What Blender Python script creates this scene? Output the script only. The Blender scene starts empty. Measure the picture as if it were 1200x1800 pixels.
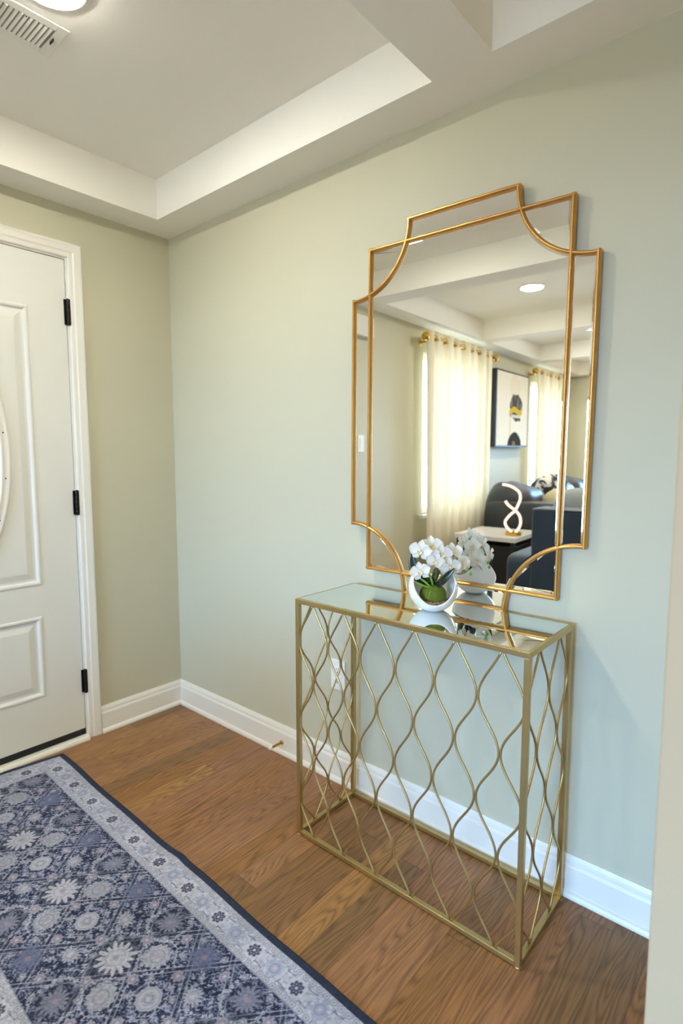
import bpy, bmesh, math, random
import numpy as np
from mathutils import Vector, Matrix

random.seed(7)
rng = np.random.default_rng(11)
PI = math.pi
scene = bpy.context.scene
COL = scene.collection

# ------------------------------------------------------------------ camera
CAM = Vector((2.4052, -1.552, 1.2419)); YAW = 2.2806; PITCH = -0.0989
cam_d = bpy.data.cameras.new('camera'); cam = bpy.data.objects.new('camera', cam_d); COL.objects.link(cam)
fwd = Vector((math.cos(PITCH)*math.cos(YAW), math.cos(PITCH)*math.sin(YAW), math.sin(PITCH)))
cam.location = CAM
cam.rotation_euler = fwd.to_track_quat('-Z', 'Y').to_euler()
cam_d.sensor_fit = 'HORIZONTAL'; cam_d.sensor_width = 24.0
cam_d.lens = 985.1/1200*24.0
cam_d.clip_start = 0.02
cam_d.dof.use_dof = True; cam_d.dof.focus_distance = 1.75; cam_d.dof.aperture_fstop = 2.6
scene.camera = cam

# ------------------------------------------------------------------ world and exposure
world = bpy.data.worlds.new('sky'); scene.world = world; world.use_nodes = True
bg = world.node_tree.nodes['Background']
bg.inputs[0].default_value = (0.70, 0.86, 1.0, 1); bg.inputs[1].default_value = 6.3
scene.view_settings.view_transform = 'Standard'; scene.view_settings.look = 'None'
scene.view_settings.gamma = 1.0; scene.view_settings.use_curve_mapping = False
scene.view_settings.exposure = 0.40
LAMP = 180.0                      # radiance of the ceiling light discs
LAMP_COL = (1.0, 0.95, 0.83)
scene.cycles.max_bounces = 14; scene.cycles.diffuse_bounces = 12; scene.cycles.glossy_bounces = 6
scene.cycles.transmission_bounces = 6; scene.cycles.transparent_max_bounces = 10
scene.cycles.caustics_reflective = True; scene.cycles.caustics_refractive = False
scene.cycles.sample_clamp_indirect = 6.0
scene.cycles.use_denoising = True

H = 2.2557; HT = 2.419            # soffit height, tray ceiling height
RX = 4.76; RY = -6.5              # room extents
T = 0.12

def portal(loc, rot, sx, sy):
    l = bpy.data.lights.new('daylight_portal', 'AREA'); l.shape = 'RECTANGLE'; l.size = sx; l.size_y = sy
    l.cycles.is_portal = True
    o = bpy.data.objects.new('daylight_portal', l); COL.objects.link(o); o.location = loc; o.rotation_euler = rot
WIN = [(-3.62, -2.53, 0.74, 2.06), (-5.95, -5.02, 0.74, 2.06)]      # front wall windows: y0,y1,z0,z1
WIN3 = (0.85, 3.35, 0.12, 1.95)                                      # unseen wide glass doors, added in the far wall to let cool light in
for y0, y1, z0, z1 in WIN:
    portal((-T-.02, (y0+y1)/2, (z0+z1)/2), (0, -PI/2, 0), z1-z0, y1-y0)
portal(((WIN3[0]+WIN3[1])/2, RY-T-.02, (WIN3[2]+WIN3[3])/2), (PI/2, 0, 0), WIN3[1]-WIN3[0], WIN3[3]-WIN3[2])
day_fill = bpy.data.lights.new('daylight', 'AREA'); day_fill.shape = 'RECTANGLE'; day_fill.size = 3.2; day_fill.size_y = 1.5
day_fill.energy = 1120; day_fill.color = (.20, .51, 1.0)      # added blue lamp in place of low sky, cools the lower mirror wall
day_fill_ob = bpy.data.objects.new('daylight', day_fill); COL.objects.link(day_fill_ob)
day_fill_ob.location = (2.5, -11.5, 2.45); day_fill_ob.rotation_euler = (PI/2, 0, 0)

# ------------------------------------------------------------------ materials
def lin(c):
    out = []
    for v in c:
        v /= 255.0
        out.append(v/12.92 if v <= .04045 else ((v+.055)/1.055)**2.4)
    return tuple(out) + (1.0,)
MATS = {}
def mat(name, rgb=None, rough=.5, metal=0., spec=.5, noise=0., nscale=8., bump=0., bscale=200., emit=None, estr=0., coat=0., sheen=0.):
    if name in MATS: return MATS[name]
    m = bpy.data.materials.new(name); m.use_nodes = True; nt = m.node_tree
    b = nt.nodes['Principled BSDF']
    c = lin(rgb)
    b.inputs['Base Color'].default_value = c; b.inputs['Roughness'].default_value = rough
    b.inputs['Metallic'].default_value = metal; b.inputs['Specular IOR Level'].default_value = spec
    b.inputs['Coat Weight'].default_value = coat; b.inputs['Sheen Weight'].default_value = sheen
    tc = nt.nodes.new('ShaderNodeTexCoord')
    n = nt.nodes.new('ShaderNodeTexNoise'); n.inputs['Scale'].default_value = nscale; n.inputs['Detail'].default_value = 4
    nt.links.new(tc.outputs['Object'], n.inputs['Vector'])
    r = nt.nodes.new('ShaderNodeMapRange'); r.inputs['To Min'].default_value = 1-noise; r.inputs['To Max'].default_value = 1+noise
    nt.links.new(n.outputs['Fac'], r.inputs['Value'])
    mx = nt.nodes.new('ShaderNodeMix'); mx.data_type = 'RGBA'; mx.blend_type = 'MULTIPLY'; mx.inputs[0].default_value = 1
    mx.inputs[6].default_value = c; nt.links.new(r.outputs[0], mx.inputs[7]); nt.links.new(mx.outputs[2], b.inputs['Base Color'])
    if bump > 0:
        n2 = nt.nodes.new('ShaderNodeTexNoise'); n2.inputs['Scale'].default_value = bscale; n2.inputs['Detail'].default_value = 3
        nt.links.new(tc.outputs['Object'], n2.inputs['Vector'])
        bp = nt.nodes.new('ShaderNodeBump'); bp.inputs['Strength'].default_value = bump; bp.inputs['Distance'].default_value = .002
        nt.links.new(n2.outputs['Fac'], bp.inputs['Height']); nt.links.new(bp.outputs['Normal'], b.inputs['Normal'])
    if emit:
        b.inputs['Emission Color'].default_value = emit + (1,) if len(emit) == 3 else emit
        b.inputs['Emission Strength'].default_value = estr
    MATS[name] = m
    return m

M_WALL = mat('greige_wall_paint', (196, 193, 169), .62, noise=.015, nscale=3, bump=.08, bscale=160)
M_CEIL = mat('ceiling_paint', (243, 241, 233), .75, noise=.01, nscale=3, bump=.05, bscale=140)
M_TRIM = mat('white_trim_paint', (233, 231, 222), .35, noise=.01)
M_DOOR = mat('white_door_paint', (226, 226, 218), .38, noise=.01)
M_BLACK = mat('black_hinge_metal', (28, 27, 26), .35, .6, noise=.1, nscale=60)
M_RUBBER = mat('black_rubber', (20, 21, 24), .6, noise=.1)
M_GOLD = mat('antique_gold_frame', (206, 158, 88), .36, .92, noise=.10, nscale=30)
M_CHAMP = mat('champagne_gold_metal', (192, 168, 112), .34, .9, noise=.10, nscale=25)
M_BRASS = mat('polished_brass', (214, 172, 72), .22, 1.0, noise=.04)
M_PLAST = mat('white_plastic', (236, 234, 226), .35, noise=.01)
M_DARK = mat('dark_slot', (14, 14, 14), .8)
M_CERAM = mat('white_ceramic', (238, 238, 238), .25, coat=.4, noise=.01)
M_MOSS = mat('green_moss', (96, 112, 24), .85, noise=.35, nscale=90, bump=.8, bscale=500)
M_PEB = mat('brown_gravel', (150, 122, 96), .7, noise=.5, nscale=60)
M_LEAF = mat('dark_orchid_leaf', (26, 42, 26), .22, noise=.25, nscale=25, coat=.3)
M_SHOOT = mat('fresh_green_shoot', (122, 164, 46), .4, noise=.15, nscale=50)
M_STEM = mat('green_stem', (92, 128, 42), .45, noise=.15, nscale=50)
M_PETAL = mat('white_petal', (249, 246, 238), .55, noise=.03, nscale=80)
_nt = M_PETAL.node_tree; _b = _nt.nodes['Principled BSDF']; _o = _nt.nodes['Material Output']
_t = _nt.nodes.new('ShaderNodeBsdfTranslucent'); _t.inputs[0].default_value = (.93, .93, .90, 1); _m = _nt.nodes.new('ShaderNodeMixShader'); _m.inputs[0].default_value = .42
_nt.links.new(_b.outputs[0], _m.inputs[1]); _nt.links.new(_t.outputs[0], _m.inputs[2]); _nt.links.new(_m.outputs[0], _o.inputs[0])
M_LIP = mat('cream_orchid_lip', (238, 220, 176), .5, noise=.2, nscale=200)
M_NAVY = mat('navy_velvet', (28, 52, 76), .75, noise=.22, nscale=5, sheen=.5, bump=.1, bscale=60)
M_CHAR = mat('charcoal_upholstery', (31, 34, 40), .5, noise=.15, nscale=6, sheen=.15, bump=.15, bscale=25)
M_CREAMP = mat('cream_pillow_fabric', (226, 212, 172), .85, noise=.06, nscale=20, bump=.2, bscale=180)
M_GREYP = mat('light_grey_throw_fabric', (168, 176, 178), .9, noise=.06, nscale=20, bump=.3, bscale=180)
M_MARBLE = mat('white_marble_top', (232, 230, 226), .2, noise=.05, nscale=4)
M_TBLACK = mat('black_table_frame', (24, 24, 26), .45)
M_COPPER = mat('copper_strip', (214, 150, 104), .35, .6)
M_BACK = mat('mirror_backing_board', (60, 52, 44), .8)

def nodes(name):
    m = bpy.data.materials.new(name); m.use_nodes = True
    nt = m.node_tree
    for n in list(nt.nodes): nt.nodes.remove(n)
    out = nt.nodes.new('ShaderNodeOutputMaterial')
    return m, nt, out
# mirror glass
def mirror_mat(name, col, rough=0.0):
    m, nt, out = nodes(name)
    g = nt.nodes.new('ShaderNodeBsdfAnisotropic'); g.inputs['Color'].default_value = col; g.inputs['Roughness'].default_value = rough
    nt.links.new(g.outputs[0], out.inputs[0]); return m
M_MIRROR = mirror_mat('silvered_mirror_glass', (.93, .94, .92, 1))
M_TMIRROR = mirror_mat('tabletop_mirror_glass', (.84, .89, .88, 1))
# window glass
m, nt, out = nodes('window_glass')
tr = nt.nodes.new('ShaderNodeBsdfTransparent'); gl = nt.nodes.new('ShaderNodeBsdfGlossy'); gl.inputs['Roughness'].default_value = 0
fr = nt.nodes.new('ShaderNodeFresnel'); fr.inputs[0].default_value = 1.45; mx = nt.nodes.new('ShaderNodeMixShader')
nt.links.new(fr.outputs[0], mx.inputs[0]); nt.links.new(tr.outputs[0], mx.inputs[1]); nt.links.new(gl.outputs[0], mx.inputs[2]); nt.links.new(mx.outputs[0], out.inputs[0])
M_GLASS = m
# curtain: thin woven cloth letting daylight through
m, nt, out = nodes('cream_curtain_cloth')
d = nt.nodes.new('ShaderNodeBsdfDiffuse'); t = nt.nodes.new('ShaderNodeBsdfTranslucent'); mx = nt.nodes.new('ShaderNodeMixShader'); mx.inputs[0].default_value = .19
tc = nt.nodes.new('ShaderNodeTexCoord'); n = nt.nodes.new('ShaderNodeTexNoise'); n.inputs['Scale'].default_value = 300
mp = nt.nodes.new('ShaderNodeMapping'); mp.inputs['Scale'].default_value = (1, 1, .1)
nt.links.new(tc.outputs['Object'], mp.inputs[0]); nt.links.new(mp.outputs[0], n.inputs['Vector'])
cr = nt.nodes.new('ShaderNodeValToRGB'); cr.color_ramp.elements[0].color = lin((226, 214, 184)); cr.color_ramp.elements[1].color = lin((246, 240, 222))
nt.links.new(n.outputs['Fac'], cr.inputs[0]); nt.links.new(cr.outputs[0], d.inputs[0]); nt.links.new(cr.outputs[0], t.inputs[0])
nt.links.new(d.outputs[0], mx.inputs[1]); nt.links.new(t.outputs[0], mx.inputs[2]); nt.links.new(mx.outputs[0], out.inputs[0])
M_CURT = m
def emis(name, col, s):
    m, nt, out = nodes(name)
    e = nt.nodes.new('ShaderNodeEmission'); e.inputs[0].default_value = col + (1,); e.inputs[1].default_value = s
    nt.links.new(e.outputs[0], out.inputs[0]); return m
M_LED = emis('ceiling_led_diffuser', LAMP_COL, LAMP)
M_LEDSTRIP = emis('warm_led_strip', (1.0, .78, .58), 1.5)
# vertex coloured cloth
def attr_mat(name, rough, attr='pattern', bump=0., bscale=600, sheen=0.):
    m = bpy.data.materials.new(name); m.use_nodes = True; nt = m.node_tree; b = nt.nodes['Principled BSDF']
    a = nt.nodes.new('ShaderNodeAttribute'); a.attribute_name = attr
    nt.links.new(a.outputs['Color'], b.inputs['Base Color']); b.inputs['Roughness'].default_value = rough
    b.inputs['Sheen Weight'].default_value = sheen; b.inputs['Specular IOR Level'].default_value = .25
    if bump:
        tc = nt.nodes.new('ShaderNodeTexCoord'); n2 = nt.nodes.new('ShaderNodeTexNoise'); n2.inputs['Scale'].default_value = bscale
        nt.links.new(tc.outputs['Object'], n2.inputs['Vector'])
        bp = nt.nodes.new('ShaderNodeBump'); bp.inputs['Strength'].default_value = bump; bp.inputs['Distance'].default_value = .002
        nt.links.new(n2.outputs['Fac'], bp.inputs['Height']); nt.links.new(bp.outputs['Normal'], b.inputs['Normal'])
    return m
M_RUG = attr_mat('printed_rug_pile', .8, bump=.35, bscale=700, sheen=.05)
M_ART = attr_mat('painted_canvas', .9, bump=.2, bscale=300)
M_ART.node_tree.nodes['Principled BSDF'].inputs['Specular IOR Level'].default_value = .05

# oak floor, boards along y
def floor_mat():
    m = bpy.data.materials.new('stained_oak_boards'); m.use_nodes = True; nt = m.node_tree; b = nt.nodes['Principled BSDF']
    L = nt.links.new
    def nd(t, **k):
        n = nt.nodes.new(t)
        for a, v in k.items(): setattr(n, a, v)
        return n
    def math_(op, a, b_=None, c=None):
        n = nd('ShaderNodeMath', operation=op)
        for i, v in enumerate((a, b_, c)):
            if v is None: continue
            if isinstance(v, (int, float)): n.inputs[i].default_value = v
            else: L(v, n.inputs[i])
        return n.outputs[0]
    tc = nd('ShaderNodeTexCoord'); sp = nd('ShaderNodeSeparateXYZ'); L(tc.outputs['Object'], sp.inputs[0])
    W = .0826; LEN = 1.15
    xi = math_('DIVIDE', sp.outputs[0], W); row = math_('FLOOR', xi); fx = math_('FRACT', xi)
    wn = nd('ShaderNodeTexWhiteNoise', noise_dimensions='1D'); L(row, wn.inputs['W'])
    off = math_('MULTIPLY', wn.outputs['Value'], 7.31)
    yi = math_('ADD', math_('DIVIDE', sp.outputs[1], LEN), off); brd = math_('FLOOR', yi); fy = math_('FRACT', yi)
    idn = math_('ADD', math_('MULTIPLY', row, 13.7), brd)
    w2 = nd('ShaderNodeTexWhiteNoise', noise_dimensions='1D'); L(idn, w2.inputs['W'])
    rnd = w2.outputs['Value']; sc = nd('ShaderNodeSeparateColor'); L(w2.outputs['Color'], sc.inputs[0])
    # grain coordinates
    cx = nd('ShaderNodeCombineXYZ'); L(math_('ADD', math_('MULTIPLY', sp.outputs[0], 1.0), math_('MULTIPLY', rnd, 37.0)), cx.inputs[0])
    L(math_('ADD', math_('MULTIPLY', sp.outputs[1], .10), math_('MULTIPLY', sc.outputs[1], 11.0)), cx.inputs[1]); L(rnd, cx.inputs[2])
    big = nd('ShaderNodeTexNoise'); big.inputs['Scale'].default_value = 9; big.inputs['Detail'].default_value = 2.5; big.inputs['Distortion'].default_value = .3
    L(cx.outputs[0], big.inputs['Vector'])
    rings = math_('FRACT', math_('MULTIPLY', big.outputs['Fac'], 30.0))
    ring = math_('POWER', math_('ABSOLUTE', math_('SUBTRACT', rings, .5)), 1.6)          # 0..0.33
    cf = nd('ShaderNodeCombineXYZ'); L(math_('MULTIPLY', sp.outputs[0], 1.0), cf.inputs[0]); L(math_('MULTIPLY', sp.outputs[1], .035), cf.inputs[1]); L(rnd, cf.inputs[2])
    fine = nd('ShaderNodeTexNoise'); fine.inputs['Scale'].default_value = 420; fine.inputs['Detail'].default_value = 3; L(cf.outputs[0], fine.inputs['Vector'])
    med = nd('ShaderNodeTexNoise'); med.inputs['Scale'].default_value = 3.5; med.inputs['Detail'].default_value = 3; L(tc.outputs['Object'], med.inputs['Vector'])
    ramp = nd('ShaderNodeValToRGB'); e = ramp.color_ramp.elements
    e[0].position = 0; e[0].color = lin((126, 94, 60)); e[1].position = 1; e[1].color = lin((158, 116, 68))
    k = ramp.color_ramp.elements.new(.35); k.color = lin((146, 102, 56)); k = ramp.color_ramp.elements.new(.7); k.color = lin((146, 104, 74))
    L(rnd, ramp.inputs[0])
    def mul(col, fac):
        n = nd('ShaderNodeMix', data_type='RGBA', blend_type='MULTIPLY'); n.inputs[0].default_value = 1
        L(col, n.inputs[6]); L(fac, n.inputs[7]); return n.outputs[2]
    g1 = math_('SUBTRACT', 1.10, math_('MULTIPLY', ring, 1.45))
    g2 = math_('ADD', .50, math_('MULTIPLY', fine.outputs['Fac'], 1.0))
    g3 = math_('ADD', .82, math_('MULTIPLY', med.outputs['Fac'], .36))
    col = mul(mul(mul(ramp.outputs[0], g1), g2), g3)
    # gaps
    gx = math_('LESS_THAN', math_('MINIMUM', fx, math_('SUBTRACT', 1.0, fx)), .009)
    gy = math_('LESS_THAN', math_('MINIMUM', fy, math_('SUBTRACT', 1.0, fy)), .0009)
    gap = math_('MAXIMUM', gx, gy)
    gm = nd('ShaderNodeMix', data_type='RGBA'); L(math_('MULTIPLY', gap, .55), gm.inputs[0]); L(col, gm.inputs[6]); gm.inputs[7].default_value = lin((48, 32, 22))
    L(gm.outputs[2], b.inputs['Base Color'])
    L(math_('ADD', .30, math_('MULTIPLY', fine.outputs['Fac'], .16)), b.inputs['Roughness'])
    bp = nd('ShaderNodeBump'); bp.inputs['Strength'].default_value = .25; bp.inputs['Distance'].default_value = .0012
    L(math_('SUBTRACT', math_('ADD', fine.outputs['Fac'], math_('MULTIPLY', ring, -.8)), math_('MULTIPLY', gap, 1.5)), bp.inputs['Height'])
    L(bp.outputs['Normal'], b.inputs['Normal'])
    return m
M_FLOOR = floor_mat()

# ------------------------------------------------------------------ helpers
class MB:
    def __init__(s): s.v = []; s.f = []; s.sm = []
    def add(s, vs, fs, smooth=False):
        o = len(s.v); s.v += [tuple(v) for v in vs]
        for f in fs: s.f.append(tuple(i+o for i in f)); s.sm.append(smooth)
        return s
    def box(s, x0, x1, y0, y1, z0, z1):
        vs = [(x, y, z) for x in (x0, x1) for y in (y0, y1) for z in (z0, z1)]
        return s.add(vs, [(0, 1, 3, 2), (4, 6, 7, 5), (0, 4, 5, 1), (2, 3, 7, 6), (0, 2, 6, 4), (1, 5, 7, 3)])
    def quad(s, a, b, c, d): return s.add([a, b, c, d], [(0, 1, 2, 3)])
    def tube(s, pts, r, n=10, closed=False, smooth=True, up=None, sect=None, rads=None):
        """sweep a circle (or a given 2-D section) along pts"""
        P = [Vector(p) for p in pts]; m_ = len(P)
        sec = sect if sect else [(math.cos(2*PI*i/n)*1.0, math.sin(2*PI*i/n)*1.0) for i in range(n)]
        n = len(sec); rings = []
        prev = Vector(up) if up else None
        for i in range(m_):
            if closed: tg = (P[(i+1) % m_]-P[i-1])
            else: tg = P[min(i+1, m_-1)]-P[max(i-1, 0)]
            tg.normalize()
            if prev is None:
                prev = Vector((0, 0, 1)) if abs(tg.z) < .9 else Vector((1, 0, 0))
            a = (prev - tg*prev.dot(tg)).normalized(); b = tg.cross(a)
            if not up: prev = a
            k = 1.0
            if not closed and 0 < i < m_-1 and sect:
                d1 = (P[i]-P[i-1]).normalized(); k = 1/max(.5, d1.dot(tg))
            R = rads[i] if rads else (1.0 if sect else r)
            rings.append([P[i]+a*(c[0]*R)+b*(c[1]*R*k) for c in sec])
        vs = [v for rg in rings for v in rg]; fs = []
        for i in range(m_ if closed else m_-1):
            j = (i+1) % m_
            for q in range(n): fs.append((i*n+q, i*n+(q+1) % n, j*n+(q+1) % n, j*n+q))
        if not closed: fs.append(tuple(range(n-1, -1, -1))); fs.append(tuple((m_-1)*n+q for q in range(n)))
        return s.add(vs, fs, smooth)
    def lathe(s, prof, c=(0, 0, 0), n=40, axis='z'):
        vs = []; fs = []
        for r, z in prof:
            for i in range(n):
                a = 2*PI*i/n; p = (r*math.cos(a), r*math.sin(a), z)
                if axis == 'y': p = (p[0], p[2], p[1])
                if axis == 'x': p = (p[2], p[0], p[1])
                vs.append((p[0]+c[0], p[1]+c[1], p[2]+c[2]))
        for j in range(len(prof)-1):
            for i in range(n): fs.append((j*n+i, j*n+(i+1) % n, (j+1)*n+(i+1) % n, (j+1)*n+i))
        if prof[0][0] > 1e-6: fs.append(tuple(range(n-1, -1, -1)))
        if prof[-1][0] > 1e-6: fs.append(tuple((len(prof)-1)*n+i for i in range(n)))
        return s.add(vs, fs, True)
    def sup(s, c, dims, e1=.35, e2=.35, nu=36, nv=20, jit=0., rot=None):
        """rounded puffy box (superellipsoid)"""
        sg = lambda x, e: math.copysign(abs(x)**e, x)
        vs = []; fs = []
        R = Matrix.Rotation(rot[1], 3, rot[0]) if rot else None
        for j in range(nv+1):
            p = -PI/2+PI*j/nv
            for i in range(nu):
                a = 2*PI*i/nu
                v = Vector((dims[0]*sg(math.cos(p), e1)*sg(math.cos(a), e2), dims[1]*sg(math.cos(p), e1)*sg(math.sin(a), e2), dims[2]*sg(math.sin(p), e1)))
                if jit: v *= 1+jit*math.sin(v.x*19+c[1]*7)*math.sin(v.y*23+c[0]*5)*math.cos(v.z*17)
                if R: v = R @ v
                vs.append((v.x+c[0], v.y+c[1], v.z+c[2]))
        for j in range(nv):
            for i in range(nu): fs.append((j*nu+i, j*nu+(i+1) % nu, (j+1)*nu+(i+1) % nu, (j+1)*nu+i))
        return s.add(vs, fs, True)
    def build(s, name, m, parent=None, bevel=0., seg=2, loc=None, cent=True):
        me = bpy.data.meshes.new(name)
        vs = s.v; off = Vector((0, 0, 0))
        if parent is None and cent and loc is None and vs:
            a = np.array([tuple(v) for v in vs]); off = Vector((float((a[:, 0].min()+a[:, 0].max())/2), float((a[:, 1].min()+a[:, 1].max())/2), float(a[:, 2].min())))
            vs = [(v[0]-off.x, v[1]-off.y, v[2]-off.z) for v in vs]
        me.from_pydata([tuple(v) for v in vs], [], s.f)
        me.polygons.foreach_set('use_smooth', s.sm)
        bm = bmesh.new(); bm.from_mesh(me); bmesh.ops.remove_doubles(bm, verts=bm.verts, dist=1e-6)
        bmesh.ops.recalc_face_normals(bm, faces=bm.faces); bm.to_mesh(me); bm.free()
        me.materials.append(m)
        o = bpy.data.objects.new(name, me); COL.objects.link(o)
        if parent is not None: o.parent = parent
        o.location = loc if loc is not None else off
        if bevel:
            b = o.modifiers.new('bevel', 'BEVEL'); b.width = bevel; b.segments = seg; b.limit_method = 'ANGLE'; b.angle_limit = math.radians(40)
        return o
def tag(o, label=None, cat=None, group=None, kind=None):
    if label: o['label'] = label
    if cat: o['category'] = cat
    if group: o['group'] = group
    if kind: o['kind'] = kind
    return o
def thing(name, loc, label, cat, group=None, rz=0):
    o = bpy.data.objects.new(name, None); COL.objects.link(o); o.location = loc; o.rotation_euler = (0, 0, rz)
    o.empty_display_size = .05
    return tag(o, label, cat, group)
def struct(o): return tag(o, kind='structure')
def copy_tree(o, parent=None):
    c = o.copy(); COL.objects.link(c); c.parent = parent
    if parent is not None: c.matrix_parent_inverse = o.matrix_parent_inverse
    for ch in o.children: copy_tree(ch, c)
    return c

# ------------------------------------------------------------------ room shell
b = MB().box(-T, RX+T, RY-T, T, -.06, 0); fl = b.build('floor', M_FLOOR, cent=False, loc=(0, 0, 0)); struct(fl)

xc = [-T, .159, 1.528, 1.703, 3.072, 3.247, 4.60, RX+T]
yc = [T, -.154, -1.568, -1.743, -3.322, -3.49, -4.85, -5.02, -6.35, RY-T]
b = MB()
for i in range(len(xc)-1):
    for j in range(len(yc)-1):
        x0, x1, y0, y1 = xc[i], xc[i+1], yc[j+1], yc[j]
        tray = i % 2 == 1 and j % 2 == 1
        z = HT if tray else H
        b.quad((x0, y0, z), (x1, y0, z), (x1, y1, z), (x0, y1, z))
        if tray:
            b.quad((x0, y0, H), (x1, y0, H), (x1, y0, HT), (x0, y0, HT)); b.quad((x0, y1, H), (x1, y1, H), (x1, y1, HT), (x0, y1, HT))
            b.quad((x0, y0, H), (x0, y1, H), (x0, y1, HT), (x0, y0, HT)); b.quad((x1, y0, H), (x1, y1, H), (x1, y1, HT), (x1, y0, HT))
struct(b.build('ceiling', M_CEIL, cent=False, loc=(0, 0, 0)))

def wall(name, axis, pos, thick, a0, a1, z1, holes):
    """a wall with rectangular openings; axis x: plane x = pos, running in y"""
    us = sorted(set([a0, a1]+[h[0] for h in holes]+[h[1] for h in holes])); zs = sorted(set([0, z1]+[h[2] for h in holes]+[h[3] for h in holes]))
    b = MB()
    for i in range(len(us)-1):
        for j in range(len(zs)-1):
            uc = (us[i]+us[i+1])/2; zc = (zs[j]+zs[j+1])/2
            if any(h[0] < uc < h[1] and h[2] < zc < h[3] for h in holes): continue
            lo, hi = min(pos, pos+thick), max(pos, pos+thick)
            if axis == 'x': b.box(lo, hi, us[i], us[i+1], zs[j], zs[j+1])
            else: b.box(us[i], us[i+1], lo, hi, zs[j], zs[j+1])
    o = b.build(name, M_WALL, cent=False, loc=(0, 0, 0))
    bm = bmesh.new(); bm.from_mesh(o.data)          # drop the inner faces shared by neighbouring blocks
    seen = {}
    for f in bm.faces: seen.setdefault(tuple(round(c, 4) for c in f.calc_center_median()), []).append(f)
    bmesh.ops.delete(bm, geom=[f for fs in seen.values() if len(fs) > 1 for f in fs], context='FACES')
    bmesh.ops.remove_doubles(bm, verts=bm.verts, dist=1e-5); bm.to_mesh(o.data); bm.free()
    return struct(o)
YD0 = -.485; YD1 = -1.403; ZD = 2.043
wall('wall_back', 'y', 0, T, -T, RX+T, H, [])
wall('wall_left', 'x', 0, -T, RY-T, 0, H, [(YD1-.004, YD0+.006, 0, ZD+.006)]+WIN)
wall('wall_front', 'y', RY, -T, -T, RX+T, H, [WIN3])
wall('wall_right', 'x', RX, T, RY, 0, H, [])
# short return wall by the camera
SX, SY = 2.2215, -.50
o = MB().box(SX, SX+.60, SY, 0.0, 0, H).build('wall_return', mat('beige_return_paint', (190, 173, 142), .65, noise=.03, nscale=6, bump=.25, bscale=90), cent=False, loc=(0, 0, 0), bevel=.004)
struct(o)

def base_profile(h=.1205):
    return [(0, 0), (.024, 0), (.024, .007), (.021, .014), (.015, .019), (.0145, .0205), (.0145, .088), (.0125, .094), (.0105, .097), (.0105, .103), (.009, .110), (.006, .116), (.004, h), (0, h)]
def baseboard(name, p0, p1, nrm, inset0=0, inset1=0):
    """run from p0 to p1 along the floor, nrm points into the room; inset mitres the end"""
    d = (Vector(p1)-Vector(p0)).normalized(); pr = base_profile(); vs = []; n = len(pr)
    for (t, h) in pr: vs.append(Vector(p0)+Vector(nrm)*t+d*(t*inset0)+Vector((0, 0, h)))
    for (t, h) in pr: vs.append(Vector(p1)+Vector(nrm)*t-d*(t*inset1)+Vector((0, 0, h)))
    fs = [(i, (i+1) % n, (i+1) % n+n, i+n) for i in range(n)]+[tuple(range(n)), tuple(range(2*n-1, n-1, -1))]
    return struct(MB().add(vs, fs).build(name, M_TRIM, cent=False, loc=(0, 0, 0)))
YC = -.4216
baseboard('baseboard_back', (0, 0, 0), (SX, 0, 0), (0, -1, 0), 1, 0)
baseboard('baseboard_left', (0, YC+.0005, 0), (0, 0, 0), (1, 0, 0), 0, 1)
baseboard('baseboard_left.001', (0, RY, 0), (0, YD1-.0655, 0), (1, 0, 0), 1, 0)
baseboard('baseboard_front', (0, RY, 0), (WIN3[0]-.05, RY, 0), (0, 1, 0), 1, 0)
baseboard('baseboard_front.001', (WIN3[1]+.05, RY, 0), (RX, RY, 0), (0, 1, 0), 0, 1)
baseboard('baseboard_right', (RX, RY, 0), (RX, 0, 0), (-1, 0, 0), 1, 1)
baseboard('baseboard_back.001', (SX+.60, 0, 0), (RX, 0, 0), (0, -1, 0), 0, 1)

# door casing: moulded profile round the opening
def casing(name, y0, y1, z1, w, m=M_TRIM, z0=0., four=False, x=0.):
    """y0>y1: inner opening edges; w: width outward"""
    pr = [(0, 0), (0, .008), (.004, .011), (.018, .012), (.024, .0155), (.046, .0165), (w-.012, .018), (w-.004, .017), (w, .012), (w, 0)]
    if four: path = [(y0, z0), (y0, z1), (y1, z1), (y1, z0)]
    else: path = [(y0, z0), (y0, z1), (y1, z1), (y1, z0)]
    corner = {0: (1, -1 if four else 0), 1: (1, 1), 2: (-1, 1), 3: (-1, -1 if four else 0)}
    n = len(pr); vs = []
    for k, (y, z) in enumerate(path):
        cy, cz = corner[k]
        for (o, t) in pr: vs.append((x+t, y+cy*o, z+cz*o))
    segs = [(0, 1), (1, 2), (2, 3)]+([(3, 0)] if four else [])
    fs = []
    for a, c in segs:
        for i in range(n-1): fs.append((a*n+i, a*n+i+1, c*n+i+1, c*n+i))
    if not four: fs += [tuple(range(n)), tuple(3*n+i for i in range(n-1, -1, -1))]
    return MB().add(vs, fs).build(name, m, cent=False, loc=(0, 0, 0))
struct(casing('trim_1', YD0+.006, YD1-.006, ZD+.006, .0574))
# jamb
b = MB(); b.box(-T, .001, YD0, YD0+.006, 0, ZD+.006); b.box(-T, .001, YD1-.006, YD1, 0, ZD+.006); b.box(-T, .001, YD1, YD0, ZD, ZD+.006)
b.box(-T, -.056, YD0-.02, YD0, 0, ZD); b.box(-T, -.056, YD1, YD1+.02, 0, ZD); b.box(-T, -.056, YD1, YD0, ZD-.02, ZD)
struct(b.build('trim_2', M_TRIM, cent=False, loc=(0, 0, 0)))
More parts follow.
